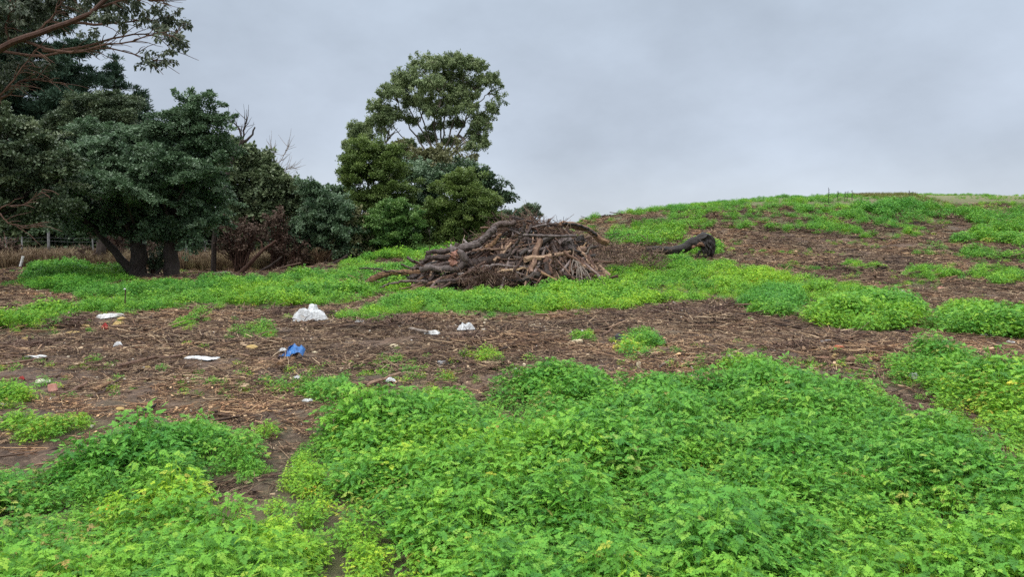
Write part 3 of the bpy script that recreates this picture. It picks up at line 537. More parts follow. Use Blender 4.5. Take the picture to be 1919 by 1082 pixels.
    a /= np.linalg.norm(a, axis=1)[:, None]
    up = np.array([0, 0, 1.]) + rg.normal(size=(n, 3)) * (.45 if kind not in ('euc', 'eucnear') else 1.2) + out_ * .5
    b_ = np.cross(up, a); b_ /= np.linalg.norm(b_, axis=1)[:, None] + 1e-6
    s = rg.uniform(.5, 1.5, n)[:, None]; l = a * LL * s; w_ = b_ * LW * s
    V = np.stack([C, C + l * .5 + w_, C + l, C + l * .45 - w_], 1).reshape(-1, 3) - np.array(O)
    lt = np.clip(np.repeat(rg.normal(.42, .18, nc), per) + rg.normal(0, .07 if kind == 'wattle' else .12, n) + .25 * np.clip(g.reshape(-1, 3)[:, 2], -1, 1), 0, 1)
    return quads(name, V, lt, mat, parent, (0, 0, 0)) if False else _fol(name, V, lt, mat, parent), P
def _fol(name, V, lt, mat, parent):
    o = quads(name, V, lt, mat, None, (0, 0, 0)); o.parent = parent; return o
def limbs(mb, base, fork, r0, targets, rt=.03, sides=8, wob=.05, sag=.0, lt=.5, lean=None):
    """trunk from base to fork, a limb to each target"""
    mb.tube(curve([base + Vector((0, 0, -.25)), base, lean or base.lerp(fork, .5), fork], 9, wob * .6), [r0 * 1.5, r0 * 1.35] + taper(r0 * 1.05, r0 * .72, 7), sides, lt, .08)
    for T in targets:
        d = T - fork; mid = fork + d * .5 + Vector((d.x * .05, d.y * .05, -d.length * sag + d.length * .06)); r1 = max(rt * 1.4, r0 * .55 * min(1, 1.1 / (1 + len(targets) * .07)))
        mb.tube(curve([fork - Vector((0, 0, r0 * .8)), fork + d * .18 + Vector((0, 0, d.length * .05)), mid, T], 8, wob), taper(r1, rt * .5, 8), max(5, sides - 2), lt, .05)
def twigs(mb, starts, centre, L_=.5, n=3, r=.012, lt=.5, spread=.6):
    for s in starts:
        s = Vector(s); d0 = (s - centre); d0 = d0.normalized() if d0.length > .01 else Vector((0, 0, 1))
        for k in range(n):
            d = (d0 + Vector([random.gauss(0, spread) for _ in range(3)])).normalized(); e = s + d * L_ * random.uniform(.5, 1.2)
            mb.tube(curve([s, s.lerp(e, .5) + Vector((0, 0, L_ * .06)), e], 4, L_ * .04), taper(r, r * .3, 4), 4, lt, cap=False)
GUM = [[(822, 322), (815, 290), (795, 240), (778, 180), (775, 145)], [(822, 322), (826, 280), (826, 230), (822, 180), (818, 140)], [(822, 322), (835, 275), (855, 215), (868, 165), (872, 130)], [(822, 322), (843, 292), (880, 245), (912, 205), (928, 180)], [(822, 322), (805, 292), (775, 250), (752, 205), (735, 175)], [(822, 322), (850, 285), (885, 262), (898, 250)], [(822, 322), (812, 285), (785, 235), (760, 190), (752, 160)], [(822, 322), (818, 270), (812, 210), (800, 150), (795, 120)], [(822, 322), (830, 265), (838, 200), (848, 150), (850, 115)], [(822, 322), (845, 280), (872, 225), (890, 175), (905, 140)],
       [(822, 322), (800, 300), (768, 268), (735, 235), (715, 205)], [(822, 322), (838, 290), (870, 262), (905, 222), (925, 195)], [(800, 300), (760, 285), (715, 268), (670, 262)], [(872, 225), (900, 190), (920, 170)], [(812, 210), (830, 175), (832, 130)], [(785, 235), (800, 190), (820, 160)]]
def gum_limbs(mb, D, LB, k):
    pts = []
    for i, l in enumerate(GUM):
        o = [.8, 1.4, .2, 1., .6, 1.2, .8, .8, 1., .6][i % 10]; c_ = curve([at(x, y, D + o * min(1, j / 2)) for j, (x, y) in enumerate(l)], 14, .10); mb.tube(c_, taper(.07 if i < 10 else .045, .018, 14), 7, .35, .05); pts += c_[5:]
    for c_, rx, ry, rz in LB:
        p = min(pts, key=lambda q: (q - c_).length)
        for _ in range(7): e = c_ + Vector((random.gauss(0, rx * .45), random.gauss(0, ry * .4), random.uniform(-.2, .8) * rz)); mb.tube(curve([p, p.lerp(e, .5) + Vector((0, 0, .1)), e], 6, .05), taper(.045, .012, 6), 5, .6, cap=False)
def tree(name, label, cat, px, py, D, fork, lobes, kind, mat, bark, r0, group=None, dens=1., clr=.36, fl=.6, size=1., seed=0, limb_frac=1., wob=.06, extra=None, pieces=False):
    """px,py: foot of the trunk in the photograph at depth D; lobes (px,py,rpx,rpy,depth offset)"""
    random.seed(seed + 50); x = float(at(px, py, D).x); base = Vector((x, D, Hf(x, D))); root = empty(name, base); setp(root, label, cat, group)
    k = D / F; LB = []
    for l in lobes:
        dd = l[4] if len(l) > 4 else 0.; c_ = at(l[0], l[1], D + dd); LB.append((c_, l[2] * k, min(l[2], l[3] * 1.4) * k, l[3] * k))
    fk = at(fork[0], fork[1], D) if fork else base + Vector((0, 0, 1))
    mb = MB(); tg = [b_[0] + Vector((0, 0, -b_[3] * .2)) for b_ in LB]
    limbs(mb, base, fk, r0, [] if pieces else tg, wob=wob)
    if pieces: gum_limbs(mb, D, LB, k)
    if extra: extra(mb, base, fk, D)
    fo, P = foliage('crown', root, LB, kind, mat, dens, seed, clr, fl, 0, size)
    t_ = mb.build('trunk', bark, None); t_.parent = root
    for v in t_.data.vertices: v.co -= base
    return root
A = [  # centre group
 ('gum_tree', 'tall gum tree with bare forked limbs and a domed crown rising above all others', 'gum tree', 826, 470, 45, (822, 322),
  [(835, 118, 34, 18), (800, 125, 30, 20, 1), (860, 122, 30, 18), (775, 150, 30, 22), (750, 170, 26, 20), (730, 178, 22, 18, -1), (892, 130, 26, 20), (915, 155, 22, 18), (928, 180, 16, 18), (922, 205, 14, 12), (845, 150, 36, 18, 1), (810, 165, 26, 20, -1.5), (880, 165, 26, 18, 1), (712, 205, 22, 16), (735, 212, 20, 14), (770, 195, 20, 16, 1), (700, 235, 24, 15, 1), (672, 258, 18, 14), (735, 245, 18, 10), (800, 205, 18, 14), (840, 195, 22, 14), (875, 205, 24, 14), (905, 225, 18, 12, 1), (895, 255, 18, 10), (878, 275, 12, 6, -1), (855, 232, 16, 9, 1), (815, 238, 16, 9, 1), (775, 225, 14, 8), (690, 262, 22, 12), (760, 270, 16, 7), (906, 270, 9, 6), (825, 170, 40, 22, .5), (790, 195, 26, 16), (860, 180, 30, 16), (760, 150, 20, 18), (800, 262, 16, 10, 1.2), (845, 265, 14, 8, 1.2), (815, 212, 22, 12, -.8), (858, 212, 22, 12, -.8), (675, 245, 20, 16), (660, 275, 14, 10), (725, 225, 26, 14), (745, 285, 20, 9), (900, 240, 22, 14)], 'euc', M['euc'], M['bark_grey'], .3, None, .9, .34, 1.15, 1.08, 1),
 ('background_tree', 'tawny crowned tree half hidden at the foot of the tall gum', 'tree', 800, 470, 43, (800, 350), [(740, 296, 45, 22), (790, 300, 50, 24), (850, 305, 38, 22), (820, 325, 60, 22), (760, 330, 40, 25)], 'grey', M['tawny'], M['bark_grey'], .2, None, .8, .5, .7, 1.5, 2),
 ('evergreen_tree', 'dark glossy evergreen behind the right end of the olive wattles', 'tree', 900, 470, 39, (895, 400), [(880, 325, 34, 22), (908, 345, 28, 22), (925, 375, 24, 26), (935, 400, 24, 22), (900, 380, 40, 30), (870, 350, 30, 30), (945, 415, 22, 14)], 'glossy', M['deep'], M['bark'], .2, None, .9, .45, .6, 1.5, 3),
 ('evergreen_tree', 'grey-green leafy tree filling the gap between the two olive wattles', 'tree', 800, 480, 37, (800, 420), [(790, 335, 40, 26), (815, 360, 42, 32), (800, 400, 36, 40), (770, 320, 30, 20)], 'glossy', M['glossy'], M['bark_grey'], .18, None, .9, .42, .6, 1.3, 4),
 ('wattle_tree', 'tallest olive-green wattle with a rounded top left of the gum trunk', 'wattle tree', 700, 495, 34, (700, 430), [(700, 292, 48, 26), (672, 310, 34, 30), (690, 335, 52, 34), (725, 330, 38, 30), (735, 365, 42, 30), (690, 385, 52, 34), (740, 395, 44, 28), (660, 340, 24, 40, 1), (665, 395, 30, 32, 1)], 'wattle', M['wattle'], M['bark'], .22, 'wattles behind the wood pile', 1.1, .40, .55, 1.5, 5),
 ('wattle_tree', 'rounded mid green wattle low in front of the tallest one', 'wattle tree', 735, 497, 32, (735, 460), [(735, 395, 36, 20), (725, 420, 52, 28), (755, 420, 36, 32), (735, 450, 56, 28), (700, 440, 34, 34), (750, 475, 44, 22), (700, 478, 40, 20)], 'wattle', M['wattle2'], M['bark'], .16, 'wattles behind the wood pile', 1.1, .36, .55, 1.4, 6),
 ('wattle_tree', 'broad dome of olive wattle directly behind the wood pile', 'wattle tree', 860, 490, 33, (862, 455), [(868, 336, 34, 18), (855, 360, 46, 24), (895, 375, 38, 24), (840, 395, 46, 26), (885, 405, 50, 28), (820, 425, 46, 28), (870, 440, 62, 28), (915, 425, 32, 24), (805, 460, 46, 22), (850, 470, 50, 20)], 'wattle', M['wattle'], M['bark'], .2, 'wattles behind the wood pile', 1.1, .38, .55, 1.4, 7),
 ('shrub', 'pale weeping shrub tangled at the lower left foot of the wattles', 'shrub', 670, 500, 31.5, (670, 480), [(670, 450, 34, 30), (650, 478, 34, 20), (690, 480, 36, 20), (665, 420, 26, 26)], 'grey', M['tawny'], M['bark'], .08, None, .8, .35, .7, 1.3, 8),
 ('round_tree', 'small round distant tree showing just above the top of the wood pile', 'tree', 992, 440, 62, (992, 420), [(990, 397, 17, 12), (1000, 402, 14, 10), (982, 402, 12, 10)], 'wattle', M['grey'], M['bark'], .12, None, 1.2, .5, .7, 2.2, 9),
 ('round_tree', 'low distant grey tree between the evergreen and the small round tree', 'tree', 960, 440, 60, (960, 425), [(962, 408, 14, 12), (950, 418, 16, 12), (975, 420, 20, 12)], 'wattle', M['grey'], M['bark'], .1, None, 1.0, .5, .7, 2.2, 10),
 # gap between the groups
 ('evergreen_tree', 'bluish leafy tree leaning over dark limbs just left of the wattles', 'tree', 590, 512, 31, (615, 470), [(600, 375, 28, 24), (625, 395, 36, 28), (590, 415, 38, 30), (630, 430, 40, 34), (605, 455, 44, 26), (575, 445, 28, 28), (640, 470, 30, 22), (585, 360, 18, 16)], 'glossy', M['glossy'], M['bark'], .16, 'trees in the gap left of the wattles', 1.0, .36, .6, 1.1, 11),
 ('grey_tree', 'grey-green tree with a sloping top under the dead branches', 'tree', 475, 505, 36, (470, 450), [(440, 290, 24, 20), (455, 300, 34, 24), (440, 330, 44, 32), (485, 335, 36, 26), (510, 365, 34, 24), (460, 375, 54, 30), (525, 352, 26, 16), (545, 370, 26, 20), (440, 300, 30, 26), (480, 315, 28, 18), (505, 340, 26, 18), (500, 400, 48, 26), (440, 410, 46, 24), (535, 395, 30, 24), (425, 290, 22, 20)], 'grey', M['greyg'], M['bark'], .2, 'trees in the gap left of the wattles', 1.7, .42, .6, 1.5, 12),
 ('grey_tree', 'dull green tree between the sloping grey one and the bluish one', 'tree', 560, 500, 40, (555, 450), [(555, 375, 34, 22), (540, 405, 40, 28), (575, 400, 34, 26), (550, 440, 50, 26), (640, 365, 26, 20, 2), (655, 385, 30, 26, 2), (640, 400, 30, 30, 2)], 'grey', M['deep'], M['bark'], .18, 'trees in the gap left of the wattles', 1.7, .42, .6, 1.6, 13),
]
B = [  # left group
 ('evergreen_tree', 'big bluish-green evergreen with a thick dark leaning limb on its left', 'tree', 258, 527, 24, (262, 455),
  [(190, 250, 60, 26, 2), (150, 300, 62, 34), (215, 300, 56, 36), (110, 345, 56, 36), (175, 340, 60, 40, -.5), (250, 340, 50, 40), (270, 380, 50, 36), (220, 430, 40, 16), (130, 425, 50, 14), (175, 360, 60, 34, -1), (235, 360, 56, 40, -1.2), (140, 395, 52, 26), (195, 400, 56, 26), (255, 405, 46, 30), (85, 380, 46, 24, 1), (230, 270, 40, 26, 1)], 'glossy', M['glossy'], M['bark'], .30, 'broad evergreens at the left', 1.05, .40, .5, .95, 20),
 ('evergreen_tree', 'big bluish-green evergreen on a straight black trunk, right of the leaning limb', 'tree', 324, 526, 24, (320, 455),
  [(378, 200, 34, 26), (345, 225, 44, 26), (392, 235, 32, 30), (310, 260, 50, 34), (350, 255, 50, 36), (330, 300, 60, 40), (385, 350, 46, 40), (330, 360, 60, 40), (370, 420, 50, 24), (280, 280, 40, 36), (365, 280, 56, 34), (400, 285, 34, 34), (290, 310, 54, 34, -1), (345, 330, 58, 34, -1), (395, 330, 38, 30), (315, 375, 52, 30), (370, 385, 46, 28), (350, 420, 52, 26), (300, 425, 46, 24), (330, 448, 44, 14), (385, 415, 30, 22)], 'glossy', M['glossy'], M['bark'], .27, 'broad evergreens at the left', 1.05, .40, .5, .95, 21),
 ('evergreen_tree', 'greyish evergreen at the far left edge drooping over the fence', 'tree', -70, 540, 21, (-60, 430), [(20, 240, 50, 30), (-40, 250, 60, 40), (40, 285, 60, 34), (90, 300, 50, 34), (10, 330, 70, 40), (80, 350, 56, 30), (-50, 340, 60, 50), (30, 385, 70, 30), (110, 390, 46, 22), (-40, 400, 60, 30), (60, 415, 50, 18), (120, 330, 36, 24)], 'glossy', M['deep2'], M['bark'], .25, 'broad evergreens at the left', 1.05, .40, .5, .95, 22),
 ('wattle_tree', 'soft grey-green tree whose domed top shows behind the evergreens', 'wattle tree', 190, 510, 31, (190, 420), [(205, 195, 46, 20), (165, 205, 46, 24), (215, 225, 40, 24), (140, 225, 40, 22), (185, 245, 60, 28), (120, 245, 44, 26), (170, 290, 60, 30)], 'wattle', M['deep2'], M['bark'], .22, None, 1.1, .42, .55, 1.4, 23),
]
for a in A:
    nm, lb, cat, px, py, D, fk, lobes, kind, mat, bark, r0, grp, dens, clr, fl, size, seed = a
    tree(nm, lb, cat, px, py, D, fk, lobes, kind, mat, bark, r0, grp, dens, clr, fl, size, seed, pieces=(seed == 1))
def lean_limb(mb, base, fk, D):
    mb.tube(curve([at(256, 520, D), at(238, 497, D - .1), at(205, 460, D - .2), at(165, 418, D - .3), at(140, 380, D - .2)], 10, .04), taper(.17, .05, 10), 8, .4, .08)
for a in B:
    nm, lb, cat, px, py, D, fk, lobes, kind, mat, bark, r0, grp, dens, clr, fl, size, seed = a
    tree(nm, lb, cat, px, py, D, fk, lobes, kind, mat, bark, r0, grp, dens, clr, fl, size, seed, extra=lean_limb if seed == 20 else None)
# conifers: a straight trunk with whorls of boughs
def conifer(label, px, py, top, D, half, seed, start=.12, grp=None, dens=1., droop=.15):
    random.seed(seed); rg = np.random.default_rng(seed); x = float(at(px, py, D).x); base = Vector((x, D, Hf(x, D))); tp = at(px, top, D); h = tp.z - base.z
    root = empty('conifer_tree', base); setp(root, label, 'conifer', grp); mb = MB(); mb.tube(curve([base, base.lerp(tp, .5), tp], 10, .05), taper(h * .016 + .05, .03, 10), 8, .4)
    lobes = []; Rm = half * D / F; z = start
    while z < .99:
        rr = Rm * (1 - z) ** .95 * random.uniform(.65, 1.3) + .05; k0 = random.uniform(0, 6)
        for j in range(6):
            a = k0 + j * 1.047 + random.uniform(-.3, .3); r2 = rr * random.uniform(.75, 1.1); p0 = base.lerp(tp, z); e = p0 + Vector((math.cos(a) * r2, math.sin(a) * r2, r2 * random.uniform(-.05, .30)))
            mb.tube(curve([p0, p0.lerp(e, .5) - Vector((0, 0, r2 * .08)), e], 5), taper(.05, .012, 5), 5, .4, cap=False)
            for q in (.45, .75, 1.0):
                if r2 * q > .15: lobes.append((p0.lerp(e, q) - Vector((0, 0, r2 * .06 * (q < 1))), r2 * .2 * (1.3 - q * .6) + .06, r2 * .2 * (1.3 - q * .6) + .06, .06 + r2 * .045))
        z += .045 * random.uniform(.8, 1.25) * (1 if h > 12 else 1.5)
    fo, P = foliage('crown', root, lobes, 'pine', M['pine'], .8 * dens, seed, .34, .6, 0, 1.5)
    t_ = mb.build('trunk', M['bark'], None); t_.parent = root
    for v in t_.data.vertices: v.co -= base
for a in [('huge dark conifer rising out of the top left corner', 30, 470, -160, 52, 280, 31, .12, None, 1.6), ('dark pointed conifer with a thin tip beside the huge one', 214, 470, 104, 60, 150, 32, .2), ('shorter dark conifer right of the pointed one', 262, 470, 168, 62, 95, 33, .2),
          ('dark conifer at the far left filling behind the grey evergreen', -120, 470, -60, 56, 130, 34), ('small distant conifer left of the bluish tree', 549, 470, 336, 72, 55, 35, .2), ('smallest distant conifer peeping over the gap', 588, 470, 350, 75, 45, 36, .2), ('dark conifer behind the soft grey-green dome', 130, 470, 120, 64, 150, 37, .2), ]:
    conifer(*a[:7], a[7] if len(a) > 7 else .12, 'conifers behind the left trees', a[9] if len(a) > 9 else 1.)
# far belt of trees that closes the view under the crowns
random.seed(5)
for i, px in enumerate(range(-260, 960, 58)):
    D = (47 if px < 640 else 56) + (i * 7 % 5); top = 392 + (i * 37 % 30) + (30 if px > 640 else 0); k = random.uniform(.9, 1.2)
    lb = ['dark tree in the belt beyond the wire fence', 'dull green tree in the belt beyond the wire fence'][i % 2]
    tree('belt_tree', lb, 'tree', px, 480, D, (px, 455), [(px, top, 30, 22), (px - 25, top + 25, 34 * k, 26), (px + 25, top + 28, 34, 26 * k), (px, top + 55, 48, 24), (px - 20, 478, 40, 18), (px + 22, 480, 40, 18)], 'small', M['deep'] if i % 2 == 0 else M['greyg'], M['bark'], .15, 'trees in the belt beyond the wire fence', .8, .55, .6, 1.3, 300 + i)
# the near gum whose limbs reach in at the top left
def near_gum():
    random.seed(77); D = 15.; base = Vector((float(at(-230, 600, D).x), D, 0)); base.z = Hf(base.x, base.y); root = empty('gum_tree', base); setp(root, 'near gum tree reaching reddish limbs and bare twigs into the top left corner', 'gum tree'); mb = MB(); q = lambda px, py, o=0: at(px, py, D + o)
    mb.tube(curve([base - Vector((0, 0, .2)), base, q(-220, 400), q(-180, 200), q(-150, 0), q(-120, -250)], 14, .05), taper(.38, .16, 14), 10, .4, .06)
    mb.tube(curve([q(-180, 200), q(-80, 130, -.3), q(0, 92, -.5), q(60, 66, -.6), q(125, 44, -.6), q(180, 18, -.6), q(225, -30, -.5)], 16, .03), taper(.08, .03, 16), 8, .3, .06)
    tips = []
    main = [[(40, 75), (90, 92), (140, 98), (190, 85), (240, 78), (290, 62), (325, 68)], [(0, 95), (60, 105), (120, 98), (170, 92), (220, 92), (270, 108), (290, 112)], [(130, 42), (180, 45), (225, 42), (270, 38), (300, 40)], [(80, 95), (130, 92), (180, 82), (220, 70), (262, 62), (300, 72), (322, 95)],
            [(170, 20), (210, 5), (250, -5), (280, -20)], [(60, 66), (90, 40), (110, 10), (125, -30)], [(20, 85), (10, 50), (20, 10), (15, -40)], [(0, 187), (20, 172), (38, 152), (75, 150), (110, 155)], [(-60, 240), (0, 180), (40, 130), (70, 90)], [(0, 392), (12, 385), (28, 388), (60, 375), (80, 355)], [(0, 400), (14, 415), (40, 428), (75, 425)]]
    for i, l in enumerate(main):
        o = -.5 + .25 * (i % 4); pts = curve([q(a, b_, o) for a, b_ in l], 14, .015); mb.tube(pts, taper(.03 if i < 9 else .016, .006, 14), 6, .6)
        for j in range(4, 14):
            for _ in range(2 if i < 9 else 1):
                d = Vector((random.uniform(.3, 1), random.uniform(-.5, .5), random.uniform(-.45, .55))).normalized() * random.uniform(.2, .6); e = pts[j] + d
                mb.tube(curve([pts[j], pts[j] + d * .5 + Vector((0, 0, .03)), e], 5, .012), taper(.010, .004, 5), 4, .7, cap=False)
    for k in range(16):
        e = q(random.uniform(305, 352), random.uniform(-15, 22), -.4); mb.tube(curve([q(262, -8, -.5), q(290, 0, -.4), e], 6, .03), taper(.014, .003, 6), 4, .8, cap=False)
    kk = D / F; lob = [(303, 28, 22, 16), (325, 42, 16, 14), (300, 52, 20, 13), (335, 78, 15, 12), (318, 70, 18, 10), (345, 85, 9, 9), (325, 98, 8, 7), (285, 110, 16, 9), (278, 122, 9, 6), (300, 112, 9, 7), (250, 15, 26, 14), (215, 10, 30, 22), (180, 30, 26, 12), (205, 35, 26, 9), (100, 15, 50, 26), (50, 20, 50, 30), (0, 30, 50, 40), (140, -10, 60, 20), (20, 70, 34, 18), (80, 50, 30, 12), (165, 60, 14, 8), (-60, 60, 60, 60), (20, 130, 40, 24), (70, 125, 24, 14), (-30, 160, 50, 30), (240, -30, 50, 22), (300, -20, 20, 10)]
    LB = [(q(a, b_, random.uniform(-.5, .5)), c_ * kk, c_ * kk * 1.1, d_ * kk) for a, b_, c_, d_ in lob]
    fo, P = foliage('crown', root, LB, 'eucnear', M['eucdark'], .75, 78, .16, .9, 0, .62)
    t_ = mb.build('trunk', M['bark_red'], None); t_.parent = root
    for v in t_.data.vertices: v.co -= base
near_gum()
# bare dead trees
def dead_tree(label, spine, side, D, r, seed, mat=M['bark_pale'], tw=1., name='dead_tree'):
    random.seed(seed); p0 = at(*spine[0], D); base = Vector((p0.x, D, p0.z)); root = empty(name, base); setp(root, label, 'dead tree'); mb = MB()
    mb.tube(curve([at(a, b_, D) for a, b_ in spine], 16, .03), taper(r, r * .25, 16), 7, .5, .06)
    for s in side:
        pts = curve([at(a, b_, D) for a, b_ in s], 10, .03); mb.tube(pts, taper(r * .45, .012, 10), 5, .5)
        for j in range(3, 10):
            for _ in range(int(3 * tw)):
                d = (pts[j] - pts[j - 1]).normalized() + Vector([random.gauss(0, .6) for _ in range(3)]); d = d.normalized() * random.uniform(.3, .9) * tw
                mid = pts[j] + d * .5; mb.tube(curve([pts[j], mid, pts[j] + d + Vector((0, 0, .1))], 5, .03), taper(.016, .005, 5), 4, .6, cap=False)
    t_ = mb.build('trunk', mat, None); t_.parent = root
    for v in t_.data.vertices: v.co -= base
dead_tree('dead tree with a black curved limb and pale twigs beside the big evergreen', [(400, 510), (405, 420), (432, 305), (452, 270), (468, 258), (478, 238)], [[(450, 275), (452, 250), (440, 232), (428, 225)], [(455, 268), (457, 245), (462, 225)]], 29, .11, 61, M['bark'], .8)
dead_tree('bare pale tree whose fan of fine twigs tops the gap between the tree groups', [(470, 505), (480, 420), (500, 350), (515, 315), (520, 295)], [[(500, 350), (512, 320), (532, 290), (540, 275)], [(495, 355), (515, 325), (535, 318), (548, 315)], [(512, 320), (512, 295), (508, 275)], [(500, 345), (525, 335), (545, 340)]], 43, .05, 62, M['bark_pale'], 1.1)
# fallen and leaning trunks among the left trees
def leaner(label, pts, D, r, mat, br=(), seed=0, name='fallen_log', sides=9):
    random.seed(seed + 900); P = [at(a, b_, D) for a, b_ in pts]; base = P[0].copy(); base.z = Hf(base.x, base.y); mb = MB()
    mb.tube(curve(P, 12, .02), taper(r, r * .45, 12), sides, .5, .09, jag=r * .5)
    for b_ in br: mb.tube(curve([at(x, y, D) for x, y in b_], 8, .02), taper(r * .45, .015, 8), 6, .5, .06)
    o = mb.build(name, mat, None, origin=base); return setp(o, label, 'fallen trunk')
leaner('pale fallen trunk leaning up to the right under the grey trees', [(446, 517), (470, 492), (490, 472), (516, 452)], 28, .10, M['bark_red'], [[(492, 470), (490, 455), (482, 448)]], 1)
leaner('thin dark fallen trunk crossing behind the pale leaning one', [(470, 518), (500, 502), (528, 482)], 28.5, .07, M['bark'], [], 2)
leaner('pale grey log lying flat in the herbs under the brown bushes', [(400, 515), (425, 512), (446, 516)], 28, .09, M['bark_pale'], [], 3)
leaner('crooked dark limb sprawling from under the bluish tree', [(570, 517), (590, 500), (612, 498), (636, 488), (650, 480)], 30, .13, M['bark'], [[(600, 500), (615, 485), (625, 470)], [(585, 508), (600, 515)]], 4)
leaner('short dark limb arching down at the foot of the wattles', [(616, 508), (628, 498), (645, 496)], 30, .08, M['bark'], [], 5)
leaner('black log lying between the two evergreen trunks', [(238, 524), (262, 520), (290, 519), (318, 522)], 23.6, .15, M['bark'], [[(290, 519), (298, 508), (305, 503)]], 6)
# brown dead bushes
def bush(label, px, py, D, lobes, mat, seed, kind='dead', dens=.8, clr=.28, cat='dead bush', grp=None, name='dead_bush', size=.7, nst=8):
    random.seed(seed); x = float(at(px, py, D).x); base = Vector((x, D, Hf(x, D))); root = empty(name, base); setp(root, label, cat, grp); k = D / F
    LB = [(at(a, b_, D), c_ * k, c_ * k, d_ * k) for a, b_, c_, d_ in lobes]; mb = MB()
    for c_, rx, ry, rz in LB:
        for _ in range(nst):
            e = c_ + Vector((random.gauss(0, rx * .5), random.gauss(0, rx * .5), random.gauss(0, rz * .6))); b0 = base + Vector((random.gauss(0, .12), random.gauss(0, .12), 0))
            mb.tube(curve([b0, b0.lerp(e, .5) + Vector((0, 0, .15)), e], 6, .05), taper(.03, .008, 6), 5, .5, cap=False)
    foliage('foliage', root, LB, kind, mat, dens, seed, clr, .8, 0, size); t_ = mb.build('stems', M['bark_red'], None); t_.parent = root
    for v in t_.data.vertices: v.co -= base
BR = 'brown dead bushes under the left trees'
for a in [('dead bush with rusty hanging leaves on a forked stem, left of the leaning trunk', 450, 508, 29, [(440, 440, 30, 18), (460, 428, 26, 14), (425, 462, 20, 16), (478, 440, 20, 18), (450, 470, 24, 16)], 1),
          ('tall narrow dead bush with dark red leaves right of the leaning trunk', 520, 510, 30, [(522, 405, 18, 12), (525, 425, 22, 18), (530, 455, 20, 22), (508, 450, 16, 16), (520, 480, 18, 16)], 2),
          ('sprawling brown dead bush beside the bluish tree', 550, 512, 30, [(555, 462, 20, 14), (545, 480, 22, 14), (565, 478, 16, 12), (535, 495, 16, 10)], 3),
          ('low dark brown bramble mound near the fence left of the evergreen trunks', 165, 502, 31, [(165, 482, 18, 14), (150, 490, 16, 10), (180, 488, 14, 12)], 4), ('broad reddish bramble mound rising behind the leaning limb', 205, 500, 33, [(200, 455, 22, 16), (215, 440, 24, 14), (190, 475, 26, 16), (225, 470, 22, 20)], 5),
          ('brown bramble mound right of the straight black trunk', 368, 508, 32, [(365, 490, 20, 12), (385, 494, 16, 10), (350, 485, 14, 10)], 6), ('grey-brown thicket at the left edge behind the fence', 20, 505, 33, [(10, 480, 24, 20), (-20, 470, 30, 24)], 7), ('faded brown thicket between the fence and the forked dead bush', 415, 508, 34, [(410, 485, 22, 14), (430, 480, 18, 14)], 8), ('reddish thicket between the two evergreen trunks', 290, 505, 33, [(285, 480, 22, 18), (300, 470, 18, 16)], 9)]:
    bush(*a[:5], M['dead'], 400 + a[5], dens=.75, grp=BR, nst=14)
bush('dark leafy seedling shrub standing between the two evergreen trunks', 290, 520, 24.5, [(292, 480, 16, 5), (285, 490, 14, 4), (296, 500, 12, 4)], M['deep2'], 420, 'glossy', .5, .2, 'shrub', None, 'shrub')
# wire fence
def fence():
    y0 = 37.; base = Vector((-34, y0, Hf(-34, y0))); root = empty('wire_fence', base); setp(root, 'wire mesh fence on thin pale posts running behind the left trees', 'fence'); posts = []
    mm_ = M['fencepost'] = plain_mat('fence_post', (.12, .12, .12), (.24, .24, .235), 4, .6)
    for px in [-140, -60, 13, 42, 92, 175, 262, 350, 385, 440, 505, 560, 615]:
        p = at(px, 480, y0 + (px > 200) * 1.); z = Hf(p.x, p.y); h = 1.35 if px != 92 else 1.7; mb = MB(); r = .035 if px != 92 else .06
        mb.tube([(p.x, p.y, z - .1), (p.x, p.y, z + h * .5), (p.x + random.uniform(-.03, .03), p.y, z + h)], r, 8, .5); o = mb.build('post', mm_, None); o.parent = root; posts.append((p.x, p.y, z, h))
        for v in o.data.vertices: v.co -= base
    mb = MB()
    for (a, b_, c_, h), (a2, b2, c2, h2) in zip(posts, posts[1:]):
        for f_ in (.1, .35, .6, .85, .98): mb.tube([(a, b_, c_ + 1.35 * f_), ((a + a2) / 2, (b_ + b2) / 2, (c_ + c2) / 2 + 1.35 * f_ - .03), (a2, b2, c2 + 1.35 * f_)], .003, 4, .5)
        n = max(2, int(abs(a2 - a) / .3))
        for i in range(n): t_ = i / n; x, y, z = a + (a2 - a) * t_, b_ + (b2 - b_) * t_, c_ + (c2 - c_) * t_; mb.tube([(x, y, z + .1), (x, y, z + 1.32)], .002, 3, .5)
    o = mb.build('wire_mesh', mm_, None); o.parent = root
    for v in o.data.vertices: v.co -= base
fence()
# dry grass under the left trees, and low grass on the crest
def tuft(seed, h, n, lt=(.1, 1)):
    random.seed(seed); mb = MB()
    for k in range(n):
        a = random.uniform(0, 6.28); r = random.uniform(0, .12); b0 = Vector((math.cos(a) * r, math.sin(a) * r, 0)); hh = h * random.uniform(.5, 1.1); l = Vector((math.cos(a), math.sin(a), 0)) * hh * random.uniform(.1, .7); w_ = Vector((-math.sin(a), math.cos(a), 0)) * .006
        m1 = b0 + l * .35 + Vector((0, 0, hh * .7)); e = b0 + l + Vector((0, 0, hh * random.uniform(.7, 1))); mb.add([b0 - w_, b0 + w_, m1 + w_, m1 - w_], [(0, 1, 2, 3)], random.uniform(*lt)); mb.add([m1 - w_, m1 + w_, e], [(0, 1, 2)], random.uniform(*lt))
    o = mb.build('grass_piece', M['grass']); me = o.data; bpy.data.objects.remove(o); return me
M['grass'] = leaf_mat('dry_grass', [(0, (.07, .05, .035)), (.5, (.17, .125, .08)), (1, (.36, .30, .20))], trans=.2, rough=.7, tint=True, tstops=[(0, (.55, .40, .34)), (.5, (1, .95, .85)), (1, (.95, 1.35, .55))])
